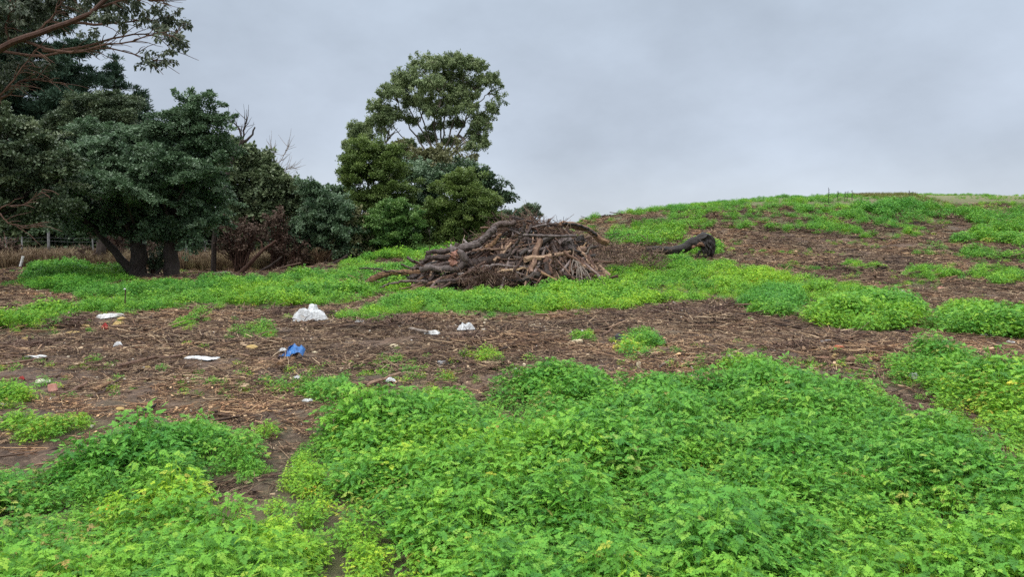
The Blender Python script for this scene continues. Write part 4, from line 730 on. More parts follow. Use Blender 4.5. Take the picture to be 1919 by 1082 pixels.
tf = [tuft(500 + i, .55, 46) for i in range(4)]
def place_grass():
    n = 9000; X = RNG.uniform(-32, 1, n); Y = RNG.uniform(30, 41, n); k = (fbm(X * .5, Y * .5, 111, 3) > -.12) & (X < -.27 * Y + 1); X, Y = X[k], Y[k]; n = len(X)
    scatter('dry_grass', np.stack([X, Y, H(X, Y) - .02], -1), np.stack([RNG.normal(0, .15, n), RNG.normal(0, .15, n), RNG.uniform(0, 6.28, n)], -1), RNG.uniform(.7, 1.7, n), np.clip(.3 + fbm(X * .4, Y * .4, 121, 3) * 1.2 + RNG.normal(0, .12, n), 0, .8), RNG.integers(0, 4, n), tf, 'dry brown grass and litter along the wire fence')
    n = 16000; X = RNG.uniform(3, 40, n); Y = RNG.uniform(38, 56, n); cov = glook(GC, X, Y); k = (RNG.random(n) < .75) & (cov < .7); X, Y = X[k], Y[k]; n = len(X)
    scatter('crest_grass', np.stack([X, Y, H(X, Y) - .02], -1), np.stack([RNG.normal(0, .15, n), RNG.normal(0, .15, n), RNG.uniform(0, 6.28, n)], -1), RNG.uniform(.22, .5, n), np.clip(.92 + fbm(X * .4, Y * .4, 131, 3) * 1.2, .3, 1), RNG.integers(0, 4, n), tf, 'thin pale grass along the crest of the hill')
place_grass()
# ------------------------------------------------------------------ the heap of felled wood
PD = 22.
def hp(px, py, off=0.): return at(px, py, PD + off)
def one(name, label, cat, mb, mat, group=None, origin=None):
    v = Vector((0, 0, 0))
    if origin is None:
        xs = np.array([list(p) for p in mb.v]); origin = (xs[:, 0].mean(), xs[:, 1].mean(), xs[:, 2].min())
    return setp(mb.build(name, mat, None, origin=origin), label, cat, group)
def log(label, pts, r, mat='log', offs=None, n=20, wob=.02, r2=None, sides=10, name='log', cat='log', jag=.5, branches=(), rough=.1, group=None):
    offs = offs if offs is not None else [0] * len(pts); offs = offs if hasattr(offs, '__len__') else [offs] * len(pts); mb = MB()
    r *= .76; r2 = r2 * .76 if r2 is not None else None; sides += 4; rough *= 1.25
    mb.tube(curve([hp(a, b_, o) for (a, b_), o in zip(pts, offs)], n, wob), taper(r, r2 if r2 is not None else r * .6, n), sides, .5, rough, jag=r * jag)
    for b_ in branches: mb.tube(curve([hp(x, y, offs[0]) for x, y in b_], 7, wob), taper(r * .6, r * .2, 7), 7, .5, rough, jag=r * .3)
    return one(name, label, cat, mb, M[mat], group)
random.seed(900)
log('thick smooth grey limb bending over the top left of the heap', [(847, 472), (868, 465), (890, 459), (905, 449), (918, 437), (928, 430)], .17, 'log_grey', -1.3, r2=.12)
log('rough brown limb rising to the left of the heap summit', [(916, 440), (928, 425), (940, 419), (955, 420), (964, 417)], .13, 'log', -.9, r2=.09)
log('dark forked limb poking out at the upper left edge of the heap', [(858, 458), (848, 468), (825, 472), (803, 474), (800, 482), (789, 495), (764, 483)], .11, 'log', -1.3, r2=.05, n=16)
log('brown split limb just under the dark fork', [(842, 483), (822, 484), (804, 483), (792, 494), (784, 498)], .12, 'log', -1.4, r2=.06)
log('short dark branch reaching left above the lowest bark slab', [(845, 494), (820, 497), (795, 500), (774, 505)], .10, 'log', -1.5, r2=.04)
log('bare pink-barked limb looped at the left of the heap', [(852, 497), (848, 488), (850, 478), (858, 474)], .15, 'log_pink', -1.75, r2=.11)
log('bent grey limb curling round the pink one', [(860, 474), (869, 482), (873, 490), (866, 498), (850, 503), (828, 505), (808, 502), (790, 506)], .14, 'log_grey', -1.7, r2=.12, n=16)
log('mossy log lying on the middle left of the heap', [(870, 497), (895, 494), (915, 489), (945, 482)], .20, 'log', -1.4, r2=.16)
log('long curved bark slab lying farthest left in the herbs', [(683, 540), (693, 527), (712, 517), (735, 512), (770, 511), (812, 511)], .13, 'log_orange', -1.2, r2=.11, n=16, rough=.2)
log('black log under the long bark slab', [(688, 545), (705, 536), (730, 529), (760, 524), (800, 526)], .16, 'log_black', -.9, r2=.14)
log('dark hollow log at the lower left inside the heap', [(760, 528), (790, 530), (815, 535)], .14, 'log_black', -1.5)
log('thin twig sticking out left above the bark slab', [(674, 503), (700, 504), (722, 508), (750, 511)], .028, 'log', -1.3, r2=.03)
log('long straight reddish pole along the foot of the heap', [(880, 509), (905, 511), (928, 515), (957, 521), (985, 529)], .09, 'stick', -1.9, r2=.07)
log('straight horizontal pole at the upper right of the heap', [(978, 441), (1010, 442), (1045, 443), (1080, 442)], .055, 'log_grey', -1.2, r2=.05, wob=.005)
log('short broken stump standing on the heap summit', [(966, 432), (964, 420), (964, 406)], .10, 'log', -.6, r2=.03)
log('long dark stick running down from the summit to the middle', [(983, 420), (980, 436), (972, 450), (958, 468), (950, 482)], .06, 'log', -1.8, r2=.045)
log('arched split branch with orange heartwood over the right shoulder', [(1034, 426), (1056, 421), (1080, 424), (1105, 433), (1122, 447), (1138, 456)], .11, 'log_orange', .2, r2=.12, n=16, rough=.25)
log('dark bark flake lying along the arched branch', [(1055, 419), (1080, 421), (1104, 430), (1118, 441)], .05, 'log_black', .1, r2=.05)
log('pale split plank of wood near the upper middle', [(912, 466), (925, 455), (938, 440)], .10, 'log_orange', -1.5, r2=.05, sides=5)
log('brown pole lying level in the upper middle', [(886, 470), (915, 467), (946, 467)], .05, 'stick', -1.6, r2=.04)
log('upright pale stake in the lower right of the heap', [(1040, 520), (1037, 495), (1034, 470)], .07, 'stick', -2.0, r2=.05)
log('second upright stake leaning beside the pale one', [(1052, 519), (1046, 500), (1040, 480)], .05, 'stick', -2.05, r2=.04)
log('thick pale trunk wedged upright at the right end', [(1070, 494), (1068, 475), (1063, 458), (1058, 450)], .27, 'log_grey', -.9, r2=.22, rough=.16, branches=[[(1060, 488), (1055, 470), (1050, 458)], [(1072, 485), (1078, 475), (1075, 462)]])
log('brown split stump right of the thick pale trunk', [(1098, 512), (1096, 488), (1092, 468), (1098, 452)], .26, 'log', -.4, r2=.12, rough=.2)
log('black charred lump at the top right of the heap', [(1078, 456), (1084, 450), (1092, 446)], .16, 'log_black', -.6, r2=.12, rough=.2)
log('bleached stick slanting out at the right end', [(1094, 486), (1102, 470), (1111, 458)], .035, 'bark_pale', -1.1)
log('dark thick log across the middle of the heap', [(945, 500), (985, 494), (1020, 488), (1045, 492)], .15, 'log', -1.5)
log('dark thick log low in the middle of the heap', [(985, 516), (1010, 512), (1040, 515), (1062, 519)], .13, 'log_black', -1.8)
log('slender stick jutting into the herbs farthest right of the heap', [(1085, 495), (1105, 506), (1130, 519), (1157, 531)], .022, 'stick', -1.9, r2=.012)
log('thin level twig pointing right from the heap into the herbs', [(1090, 503), (1125, 507), (1155, 505)], .015, 'stick', -1.5, r2=.008)
log('tiny upright twig at the tip of the slender stick', [(1152, 530), (1157, 521), (1161, 513)], .014, 'stick', -1.9, r2=.006)
log('crooked branch poking out left between the slab and the dark fork', [(830, 506), (800, 500), (775, 503), (752, 496)], .05, 'log', -1.7, r2=.03)
log('short reddish stick pointing up and left above the bark slab', [(812, 508), (790, 498), (776, 488)], .04, 'bark_red', -1.75, r2=.025)
log('broken branch end reaching lowest at the left foot of the heap', [(800, 528), (765, 527), (735, 532), (712, 540)], .06, 'log', -2.1, r2=.035)
log('slim stick trailing forward from the left foot of the heap', [(790, 530), (770, 538), (748, 542)], .03, 'stick', -2.4, r2=.018)
# heap surface: for the many plain branches
prof = [(740, 522), (770, 505), (800, 488), (840, 468), (880, 455), (905, 442), (930, 425), (960, 412), (990, 407), (1015, 420), (1040, 434), (1070, 442), (1095, 452), (1112, 480), (1125, 522)]
pxs = [p[0] for p in prof]; pys = [p[1] for p in prof]
def heap_pt(px, v, back=False):
    """v 0 at the foot .. 1 at the ridge; the heap leans back as it rises"""
    top = np.interp(px, pxs, pys); foot = 531 if px < 1060 else 528; off = (-2.1 + 2.0 * v ** 1.1) if not back else (2.0 - 2.0 * v ** 1.1)
    p = at(px, top, PD); g = Hf(at(px, 530, PD).x, PD + off); z = g + (p.z - g) * (v ** .85); q = at(px, 500, PD + off); return Vector((p.x, PD + off, z))
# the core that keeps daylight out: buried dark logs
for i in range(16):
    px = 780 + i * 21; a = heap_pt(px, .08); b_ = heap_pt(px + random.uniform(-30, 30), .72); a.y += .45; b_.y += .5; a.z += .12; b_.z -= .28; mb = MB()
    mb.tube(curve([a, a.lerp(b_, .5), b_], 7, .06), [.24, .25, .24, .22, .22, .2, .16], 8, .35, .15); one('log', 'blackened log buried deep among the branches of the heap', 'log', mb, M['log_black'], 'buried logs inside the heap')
zones = [(770, 900, 'brown branch tangled in the left slope of the heap'), (900, 1000, 'brown branch tangled in the middle of the heap'), (1000, 1118, 'brown branch tangled in the right half of the heap')]
random.seed(31)
for i in range(294):
    u = random.random(); px = 775 + 335 * u ** .95; v = random.random() ** .85; back = random.random() < .18
    a = heap_pt(px, v * .95, back); zl = [z[2] for z in zones if z[0] <= px <= z[1]][0]; r = random.choice([.018, .025, .03, .035, .04, .05, .065, .09 if v < .8 else .04])
    L_ = random.uniform(.45, 1.35) * (1 if r < .05 else 1.1); steep = (px > 985 and random.random() < .7)
    px2 = px + (random.uniform(-110, 110) if not steep else random.uniform(-38, 38)); v2 = v + random.uniform(-.7, .1) if steep else v + random.uniform(-.35, .3)
    b_ = heap_pt(min(max(px2, 770), 1116), min(max(v2, .02), .97), back); d = b_ - a
    if d.length < .15: continue
    d = d.normalized() * L_; c_ = a + Vector((0, -random.uniform(0, .22) * (1 - 2 * back), random.uniform(-.05, .06))); d.z += random.uniform(-.08, .12)
    p0, p1 = c_ - d * .5, c_ + d * .5
    for p in (p0, p1): p.z = max(p.z, Hf(p.x, p.y) + .02)
    mb = MB(); bow = Vector([random.gauss(0, .022) for _ in range(3)]) * L_; mb.tube(curve([p0, c_ + bow, p1], 7, r * .5), taper(r, r * random.uniform(.4, .85), 7), 7 if r > .03 else 5, random.choice([.1, .3, .45, .55, .75, 1.05, 1.25]), .1, jag=r)
    if r < .04 and random.random() < .4:
        e = p1 + (d * .3 + Vector([random.gauss(0, .12) for _ in range(3)])); mb.tube(curve([c_ + d * .2, p1.lerp(e, .3), e], 4), taper(r * .6, r * .3, 4), 4, .5, cap=False)
    one('branch', zl, 'branch', mb, M[random.choice(['stick', 'stick', 'stick', 'stick', 'log', 'log_orange' if r < .05 else 'log', 'bark_red', 'bark_red', 'log_grey', 'log_black'])], zl.replace('brown branch', 'branches'), c_)
random.seed(37)
for i in range(34):      # long straight poles running down the slopes from the summit
    px = random.gauss(1000, 42); px = min(max(px, 925), 1095); a = heap_pt(px, random.uniform(.75, .98)); px2 = min(max(px + random.gauss(-20, 110), 820), 1118); b_ = heap_pt(px2, random.uniform(.02, .5)); a.y -= .12; b_.y -= .22; r = random.choice([.02, .025, .03, .04, .05])
    L_ = random.uniform(.5, 1.); a = b_.lerp(a, L_); mb = MB(); mb.tube(curve([b_, a.lerp(b_, .5) + Vector([random.gauss(0, .04) for _ in range(3)]), a], 8, r * .4), taper(r, r * .55, 8), 7, random.choice([.3, .5, .8, 1.1, 1.3]), .08, jag=r)
    one('branch', 'long straight pole running down from the summit of the heap', 'branch', mb, M[random.choice(['stick', 'stick', 'bark_red', 'log'])], 'long poles on the heap', b_)
# root fan at the lower right
random.seed(41)
mb = MB()
for k in range(15):
    e = hp(1072 + (k % 12) * 4 + random.uniform(-4, 4), 530 - abs(k % 12 - 4) * .8, -2.0 + random.uniform(-.3, .3)); e.z = Hf(e.x, e.y) + .02; s = hp(1078 + random.uniform(-6, 6), 490 + random.uniform(-5, 8), -1.5)
    mb.tube(curve([s, s.lerp(e, .5) + Vector((random.uniform(-.1, .1), -.06, .12)), e], 7, .02), taper(.024, .008, 7), 5, random.choice([.1, .4, .6]), .05)
one('root_fan', 'fan of thin pale roots hanging down at the lower right of the heap', 'roots', mb, M['bark_pale'])
# fine brush, uncountable
def brush(name, label, n, fn, mat, r=(.005, .012), leaves=None, lmat=None):
    mb = MB()
    for k in range(n):
        a, d = fn(); b0 = random.uniform(*r); mb.tube(curve([a, a + d * .5 + Vector([random.gauss(0, .05) for _ in range(3)]) * d.length, a + d], 4), [b0, b0 * .9, b0 * .7, b0 * .4], 4, random.random(), cap=False)
        if leaves and random.random() < leaves:
            for _ in range(5):
                p = a + d * random.random(); s = random.uniform(.02, .05); x = Vector([random.gauss(0, 1) for _ in range(3)]).normalized() * s; y = x.cross(Vector((0, .3, 1))).normalized() * s * .45
                mb.add([p, p + x * .5 + y, p + x, p + x * .5 - y], [(0, 1, 2, 3)], random.random())
    xs = np.array([list(p) for p in mb.v]); o = mb.build(name, mat, None, origin=(xs[:, 0].mean(), xs[:, 1].mean(), xs[:, 2].min())); return setp(o, label, None, None, 'stuff')
M['brush'] = leaf_mat('brush_twigs', [(0, (.03, .018, .014)), (.4, (.10, .055, .04)), (.75, (.20, .125, .09)), (1, (.34, .25, .18))], rough=.7, trans=0.)
random.seed(51)
def f_heap():
    px = random.uniform(780, 1118); v = random.random() ** .9; bk = random.random() < .15; a = heap_pt(px, v * .97, bk); a.y += random.uniform(0, .3) * (1 - 2 * bk); d = Vector((random.gauss(0, .35), random.gauss(0, .1), random.gauss(-.1, .35))); a.z = max(a.z, Hf(a.x, a.y) + .05); return a - d * .5, d
brush('heap_brushwood', 'fine brown twigs and shreds of bark filling the heap', 1500, f_heap, M['brush'], (.004, .013), .25)
def f_top():
    px = random.gauss(1010, 55); v = random.uniform(.75, .97); a = heap_pt(min(max(px, 930), 1110), v); a.z += abs(random.gauss(0, .12)); d = Vector((random.gauss(0, .25), random.gauss(0, .15), random.gauss(.06, .15))); return a, d
brush('summit_brushwood', 'spiky dark twigs and dead leaves standing over the heap summit', 620, f_top, M['brush'], (.004, .010), .5)
def f_red():
    p = hp(random.gauss(920, 30), random.uniform(507, 533), -2.2); p.z = max(p.z, Hf(p.x, p.y) + .02); return p, Vector((random.gauss(0, .18), random.gauss(0, .08), random.gauss(0, .18)))
brush('fibrous_brushwood', 'tangled rusty red fibres along the foot of the heap', 330, f_red, M['brush'], (.004, .009), .6)
def f_right():
    px = random.uniform(1085, 1245); c_ = np.interp(px, [1085, 1120, 1160, 1200, 1245], [455, 455, 458, 470, 478]); p = at(px, random.gauss(c_ + 12, 14), 23.5 + random.uniform(-.8, 1.2)); p.z = max(p.z, Hf(p.x, p.y) + .03); return p, Vector((random.gauss(.05, .22), random.gauss(0, .15), random.gauss(0, .14)))
brush('leafy_brushwood', 'brown dead leafy branches strewn from the heap towards the big fallen trunk', 800, f_right, M['brush'], (.004, .010), .9)
def f_left():
    p = hp(random.uniform(675, 760), random.uniform(505, 535), -1.3 + random.uniform(-.3, .5)); p.z = max(p.z, Hf(p.x, p.y) + .02); return p, Vector((random.gauss(0, .15), random.gauss(0, .1), random.gauss(.05, .08)))
brush('herb_brushwood', 'few dead twigs and leaves at the left tip of the heap', 60, f_left, M['brush'], (.004, .008), .8)
random.seed(52)
for k, (px, py, h) in enumerate([(1003, 415, 28), (1047, 432, 28), (1053, 430, 24), (985, 412, 18)]):
    mb = MB(); a = hp(px, py, -.2); b_ = hp(px + random.uniform(-5, 5), py - h, -.2); mb.tube(curve([a, b_], 6, .02), taper(.012, .005, 6), 4, .4)
    for j in range(5): s = a.lerp(b_, random.uniform(.2, .8)); mb.tube([s, s + Vector((random.gauss(0, .12), 0, .15))], .004, 4, .5)
    one('twig', ['longest thin bare twig standing above the heap summit', 'thin bare twig sticking up over the right shoulder of the heap', 'forked bare twig beside another one over the right shoulder', 'short bare twig on the left of the heap summit'][k], 'twig', mb, M['bark'])
# the big trunk with its upturned root end, right of the heap
def D2(px, py, D): return at(px, py, D)
mb = MB(); D = 25.3
P = [D2(1210, 467, D), D2(1240, 468, D), D2(1262, 470, D), D2(1283, 465, D), D2(1300, 454, D), D2(1316, 453, D), D2(1326, 458, D)]
mb.tube(curve(P, 18, .01), taper(.09, .22, 18, .8), 14, .3, .12)
tr = one('fallen_tree_trunk', 'black fallen trunk whose upturned broken end rises from the herbs right of the heap', 'fallen trunk', mb, M['log_black'], origin=P[0])
mb = MB()
mb.tube(curve([D2(1305, 455, D - .05), D2(1316, 449, D), D2(1326, 452, D), D2(1331, 464, D), D2(1332, 480, D)], 12, .015), [.12, .17, .20, .22, .22, .21, .19, .18, .17, .15, .12, .08], 14, .25, .3, jag=.15)
for k in range(14):
    s = D2(random.uniform(1310, 1332), random.uniform(450, 474), D - .22); e = s + Vector((random.uniform(-.1, .15), -.06, random.uniform(-.35, -.1))); mb.tube(curve([s, s.lerp(e, .5) + Vector((0, -.04, 0)), e], 5, .01), taper(.05, .015, 5), 6, .3, .1)
e_ = mb.build('broken_end', M['log_black'], None); e_.parent = tr
for v in e_.data.vertices: v.co -= Vector(tr.location)
mb = MB(); mb.tube(curve([D2(1306, 462, D - .27), D2(1313, 457, D - .30), D2(1320, 462, D - .30)], 6), [.03, .06, .07, .07, .05, .02], 8, .3, .3)
mb.tube(curve([D2(1296, 465, D - .24), D2(1303, 461, D - .27)], 5), [.02, .05, .06, .05, .02], 8, .3, .3)
e_ = mb.build('torn_wood', M['log_orange'], None); e_.parent = tr
for v in e_.data.vertices: v.co -= Vector(tr.location)
mb = MB(); mb.tube(curve([D2(1230, 470, D), D2(1226, 462, D)], 4), [.03, .025, .02, .012], 6, .5); e_ = mb.build('branch_stub', M['log_black'], None); e_.parent = tr
for v in e_.data.vertices: v.co -= Vector(tr.location)

# ------------------------------------------------------------------ single things on the bare ground
def cloth(name, label, cat, px, py, w_px, h_px, mat, seed, rise=.5, flat=False, pts=None, group=None):
    """a crumpled sheet: closed, with thickness, resting on the ground"""
    g = ground(px, py); k = g.y / F; W = w_px * k; Hh = h_px * k; rs = random.Random(seed); n = 22; vs = []; mbx = MB(); depth = W * .45 if not flat else W * .35
    for i in range(n):
        for j in range(n):
            u = i / (n - 1) * 2 - 1; v = j / (n - 1) * 2 - 1; q = max(abs(u), abs(v)); ang = math.atan2(v, u); cx = math.hypot(u, v) / (q + 1e-6) if q > 0 else 1
            uu, vv = u / max(cx, 1e-6), v / max(cx, 1e-6); rr = 1 + .28 * math.sin(ang * 3 + seed) + .18 * math.sin(ang * 7 + seed * 2) + .12 * math.sin(ang * 13 + seed)
            x = uu * rr * W / 2; y = vv * rr * depth / 2; rad = min(1, math.hypot(uu, vv)); hz = Hh * .8 * (1 - rad ** 4) * rise * (.85 + 1.3 * float(fbm(np.array([u * 2.1 + seed]), np.array([v * 2.1]), seed, 3)[0]))
            hz += abs(float(fbm(np.array([u * 5 + seed]), np.array([v * 5]), seed + 3, 2)[0])) * Hh * .35; gx_, gy_ = g.x + x, g.y + y; vs.append(Vector((gx_, gy_, Hf(gx_, gy_) + .024 + max(0, hz))))
    top = list(vs); bot = [p - Vector((0, 0, .006)) for p in vs]; f = []
    for i in range(n - 1):
        for j in range(n - 1): a = i * n + j; f.append((a, a + n, a + n + 1, a + 1)); f.append((n * n + a, n * n + a + 1, n * n + a + n + 1, n * n + a + n))
    for i in range(n - 1):
        for a, b_ in ((i, i + 1), ((n - 1) * n + i + 1, (n - 1) * n + i), ((i + 1) * n, i * n), (i * n + n - 1, (i + 1) * n + n - 1)): f.append((a, b_, b_ + n * n, a + n * n))
    mbx.add(top + bot, f, .5); o = mbx.build(name, mat, None, smooth=False, origin=(g.x, g.y, g.z)); return setp(o, label, cat, group)
def stone(label, px, py, w_px, h_px, mat, seed, name='stone', cat='stone', box=False, group=None, rot=0., depth=None):
    g = ground(px, py); k = g.y / F * .85; W = w_px * k; Hh = h_px * k; mb = MB(); rs = random.Random(seed)
    if box:
        import bmesh
        bm = bmesh.new(); bmesh.ops.create_cube(bm, size=1); bmesh.ops.bevel(bm, geom=bm.edges[:], offset=.08, segments=2, affect='EDGES'); bmesh.ops.subdivide_edges(bm, edges=bm.edges[:], cuts=1)
        Mx = Matrix.Rotation(rot, 3, 'Z') @ Matrix.Rotation(rs.uniform(-.2, .2), 3, 'Y') @ Matrix.Rotation(rs.uniform(-.25, .25), 3, 'X')
        vs = [Vector((g.x, g.y, g.z + Hh * .4)) + Mx @ Vector((v.co.x * W * (1 + rs.uniform(-.04, .04)), v.co.y * (depth or W * .6), v.co.z * Hh * (1 + rs.uniform(-.06, .06)))) for v in bm.verts]
        mb.add(vs, [tuple(v.index for v in f.verts) for f in bm.faces]); bm.free()
    else: blob(mb, (g.x, g.y, g.z + Hh * .35), 1., seed, .5, 1, 3, (W / 2 * 1.15, (depth or W * .7) / 2, Hh / 2 * 1.15), .2)
    o = mb.build(name, mat, None, origin=(g.x, g.y, g.z)); return setp(o, label, cat, group)
white = plain_mat('white_plastic', (.46, .46, .45), (.80, .83, .85), 20, .35, .4); white2 = plain_mat('dirty_white_plastic', (.42, .42, .40), (.72, .73, .72), 14, .4, .4)
blue = plain_mat('blue_tarpaulin', (.012, .07, .24), (.025, .17, .46), 8, .4, .4); red = plain_mat('red_plastic', (.25, .02, .02), (.45, .05, .04), 10, .4); orange = plain_mat('orange_clay', (.45, .12, .06), (.62, .22, .12), 14, .7); pinkb = plain_mat('pink_brick', (.50, .22, .17), (.62, .34, .27), 25, .85, .6)
cream = plain_mat('cream_limestone', (.50, .42, .27), (.70, .62, .44), 16, .85, .5); yel = plain_mat('yellow_sandstone', (.36, .24, .08), (.52, .38, .16), 12, .85, .5); palest = plain_mat('pale_stone', (.62, .56, .44), (.80, .76, .66), 16, .8, .5); brown = plain_mat('brown_stone', (.16, .085, .05), (.28, .16, .10), 16, .85, .6); dark = plain_mat('dark_rubble', (.03, .03, .034), (.09, .09, .10), 10, .7, .6); greyp = plain_mat('grey_plastic', (.22, .23, .24), (.42, .43, .44), 10, .5)
cloth('plastic_sack', 'bulky crumpled white plastic sack at the far edge of the mulch', 'plastic sack', 584, 600, 52, 26, white, 3, 1.15)
cloth('plastic_sack', 'smaller torn greyish end of plastic wrapped against the bulky white sack', 'plastic sack', 566, 602, 26, 18, white2, 5, .9)
cloth('plastic_bag', 'small white plastic bag lying before the right part of the wood heap', 'plastic bag', 871, 621, 26, 16, white, 7, 1.0)
cloth('plastic_sheet', 'flat strip of white plastic left of the blue tarpaulin', 'plastic sheet', 382, 677, 52, 9, white, 11, .6, True)
cloth('plastic_sheet', 'dirty white plastic sheet bunched in the rubbish at the left', 'plastic sheet', 205, 597, 46, 10, white2, 13, .8)
cloth('plastic_scrap', 'grey-white plastic scrap on the far edge left of the small white bag', 'plastic scrap', 812, 629, 26, 10, white2, 17, .8)
cloth('plastic_scrap', 'upright white scrap where the mulch narrows at the right', 'plastic scrap', 1711, 713, 18, 12, white, 19, 1.0)
cloth('plastic_scrap', 'pale ragged scrap on the right hand strip of bare ground', 'plastic scrap', 1850, 634, 26, 8, white2, 23, .7); cloth('plastic_scrap', 'pale scrap nearest the right edge of the photo', 'plastic scrap', 1894, 646, 18, 6, white2, 29, .8)
cloth('plastic_scrap', 'white scrap just above the front herbs left of centre', 'plastic scrap', 577, 757, 16, 6, white, 31, .9); cloth('plastic_scrap', 'white scrap beside the round herb clump', 'plastic scrap', 558, 713, 12, 7, white, 37, .8); cloth('plastic_scrap', 'white scrap between the sack and the small herb clump', 'plastic scrap', 676, 609, 17, 8, white, 41, .8)
cloth('plastic_scrap', 'dull white scrap low among the left mulch', 'plastic scrap', 68, 674, 30, 6, white2, 43, .8); cloth('plastic_scrap', 'white scrap with grey streaks under the rubbish heap at left', 'plastic scrap', 222, 651, 14, 9, white, 47, .8); cloth('plastic_scrap', 'small white scrap near the front edge of the mulch at centre', 'plastic scrap', 732, 718, 16, 9, white, 53, .8); cloth('plastic_scrap', 'white scrap right of the big one on the hill side', 'plastic scrap', 1688, 548, 14, 4, white2, 59, .8); cloth('plastic_scrap', 'long white scrap under the hill-side scrap', 'plastic scrap', 1712, 562, 18, 5, white2, 61, .8)
cloth('red_cloth', 'red rag in the rubbish at the left', 'rag', 197, 619, 12, 11, red, 67, 1.0); cloth('red_scrap', 'small bright red scrap at the far edge of the mulch', 'scrap', 284, 590, 12, 6, red, 71, 1.0); cloth('red_scrap', 'small red scrap above the blue tarpaulin', 'scrap', 506, 630, 9, 6, red, 73, 1.0); cloth('red_scrap', 'dark red scrap at the far left beside the pale stone', 'scrap', 42, 714, 9, 5, red, 79, 1.0); cloth('pink_scrap', 'faint pink scrap on the bare hill side', 'scrap', 1761, 543, 12, 4, pinkb, 83, 1.0)
cloth('grey_scrap', 'dark grey torn plastic at the front of the mulch right of centre', 'plastic scrap', 829, 688, 20, 9, greyp, 89, .9); cloth('grey_scrap', 'grey flattened scrap behind the orange clay piece', 'plastic scrap', 1548, 644, 24, 8, greyp, 97, .5)
# blue tarpaulin: a folded peak
def tarp():
    g = ground(548, 668); D = g.y; q = lambda a, b_, o=0: at(a, b_, D + o); P = [q(518, 671, -.15), q(535, 662, -.25), q(553, 641, 0), q(566, 650, -.1), q(577, 659, .05), q(570, 663, -.2), q(552, 664, -.4), q(536, 668, -.35), q(545, 652, -.05), q(556, 652, -.22)]
    F_ = [(0, 1, 7), (1, 8, 7), (8, 9, 6), (8, 6, 7), (1, 2, 8), (2, 9, 8), (2, 3, 9), (3, 4, 5), (3, 5, 9), (9, 5, 6)]
    import bmesh
    bm = bmesh.new(); vs = [bm.verts.new(p) for p in P]; [bm.faces.new([vs[i] for i in f]) for f in F_]; bmesh.ops.subdivide_edges(bm, edges=bm.edges[:], cuts=4, use_grid_fill=True); bm.verts.ensure_lookup_table(); bm.verts.index_update()
    V = [v.co.copy() for v in bm.verts]; fs = [tuple(v.index for v in f.verts) for f in bm.faces]; ed = [tuple(v.index for v in e.verts) for e in bm.edges if e.is_boundary]; n = len(V); bm.free()
    for p in V: p.z += float(fbm(np.array([p.x * 9]), np.array([p.y * 9 + p.z * 7]), 5, 3)[0]) * .16; p.y += float(fbm(np.array([p.x * 11 + 3]), np.array([p.z * 11]), 15, 3)[0]) * .25; p.z = max(p.z, Hf(p.x, p.y) + .015)
    mb = MB(); B_ = [p + Vector((0, .006, -.004)) for p in V]; mb.add(V + B_, fs + [tuple(i + n for i in f[::-1]) for f in fs] + [(a, b_, b_ + n, a + n) for a, b_ in ed]); setp(mb.build('tarpaulin', blue, None, origin=g), 'crumpled piece of bright blue tarpaulin folded to a peak', 'tarpaulin')
tarp()
cloth('plastic_scrap', 'white plastic edge poking out left of the blue tarpaulin', 'plastic scrap', 530, 662, 14, 8, white, 101, .9)
def plank(label, a, b_, r, mat, name='stick', cat='stick', lift=.03, wob=.01, flat=.5, group=None, lt=.5):
    p, q = ground(*a), ground(*b_); mb = MB(); pts = curve([p, p.lerp(q, .5), q], 7, wob)
    for i, v in enumerate(pts): v.z = Hf(v.x, v.y) + r + lift * (.4 + .6 * i / 6)
    mb.tube(pts, taper(r, r * .7, 7), 7, lt, .1, jag=r); o = mb.build(name, mat, None, origin=p); return setp(o, label, cat, group)
SG = 'larger sticks lying on the mulch'
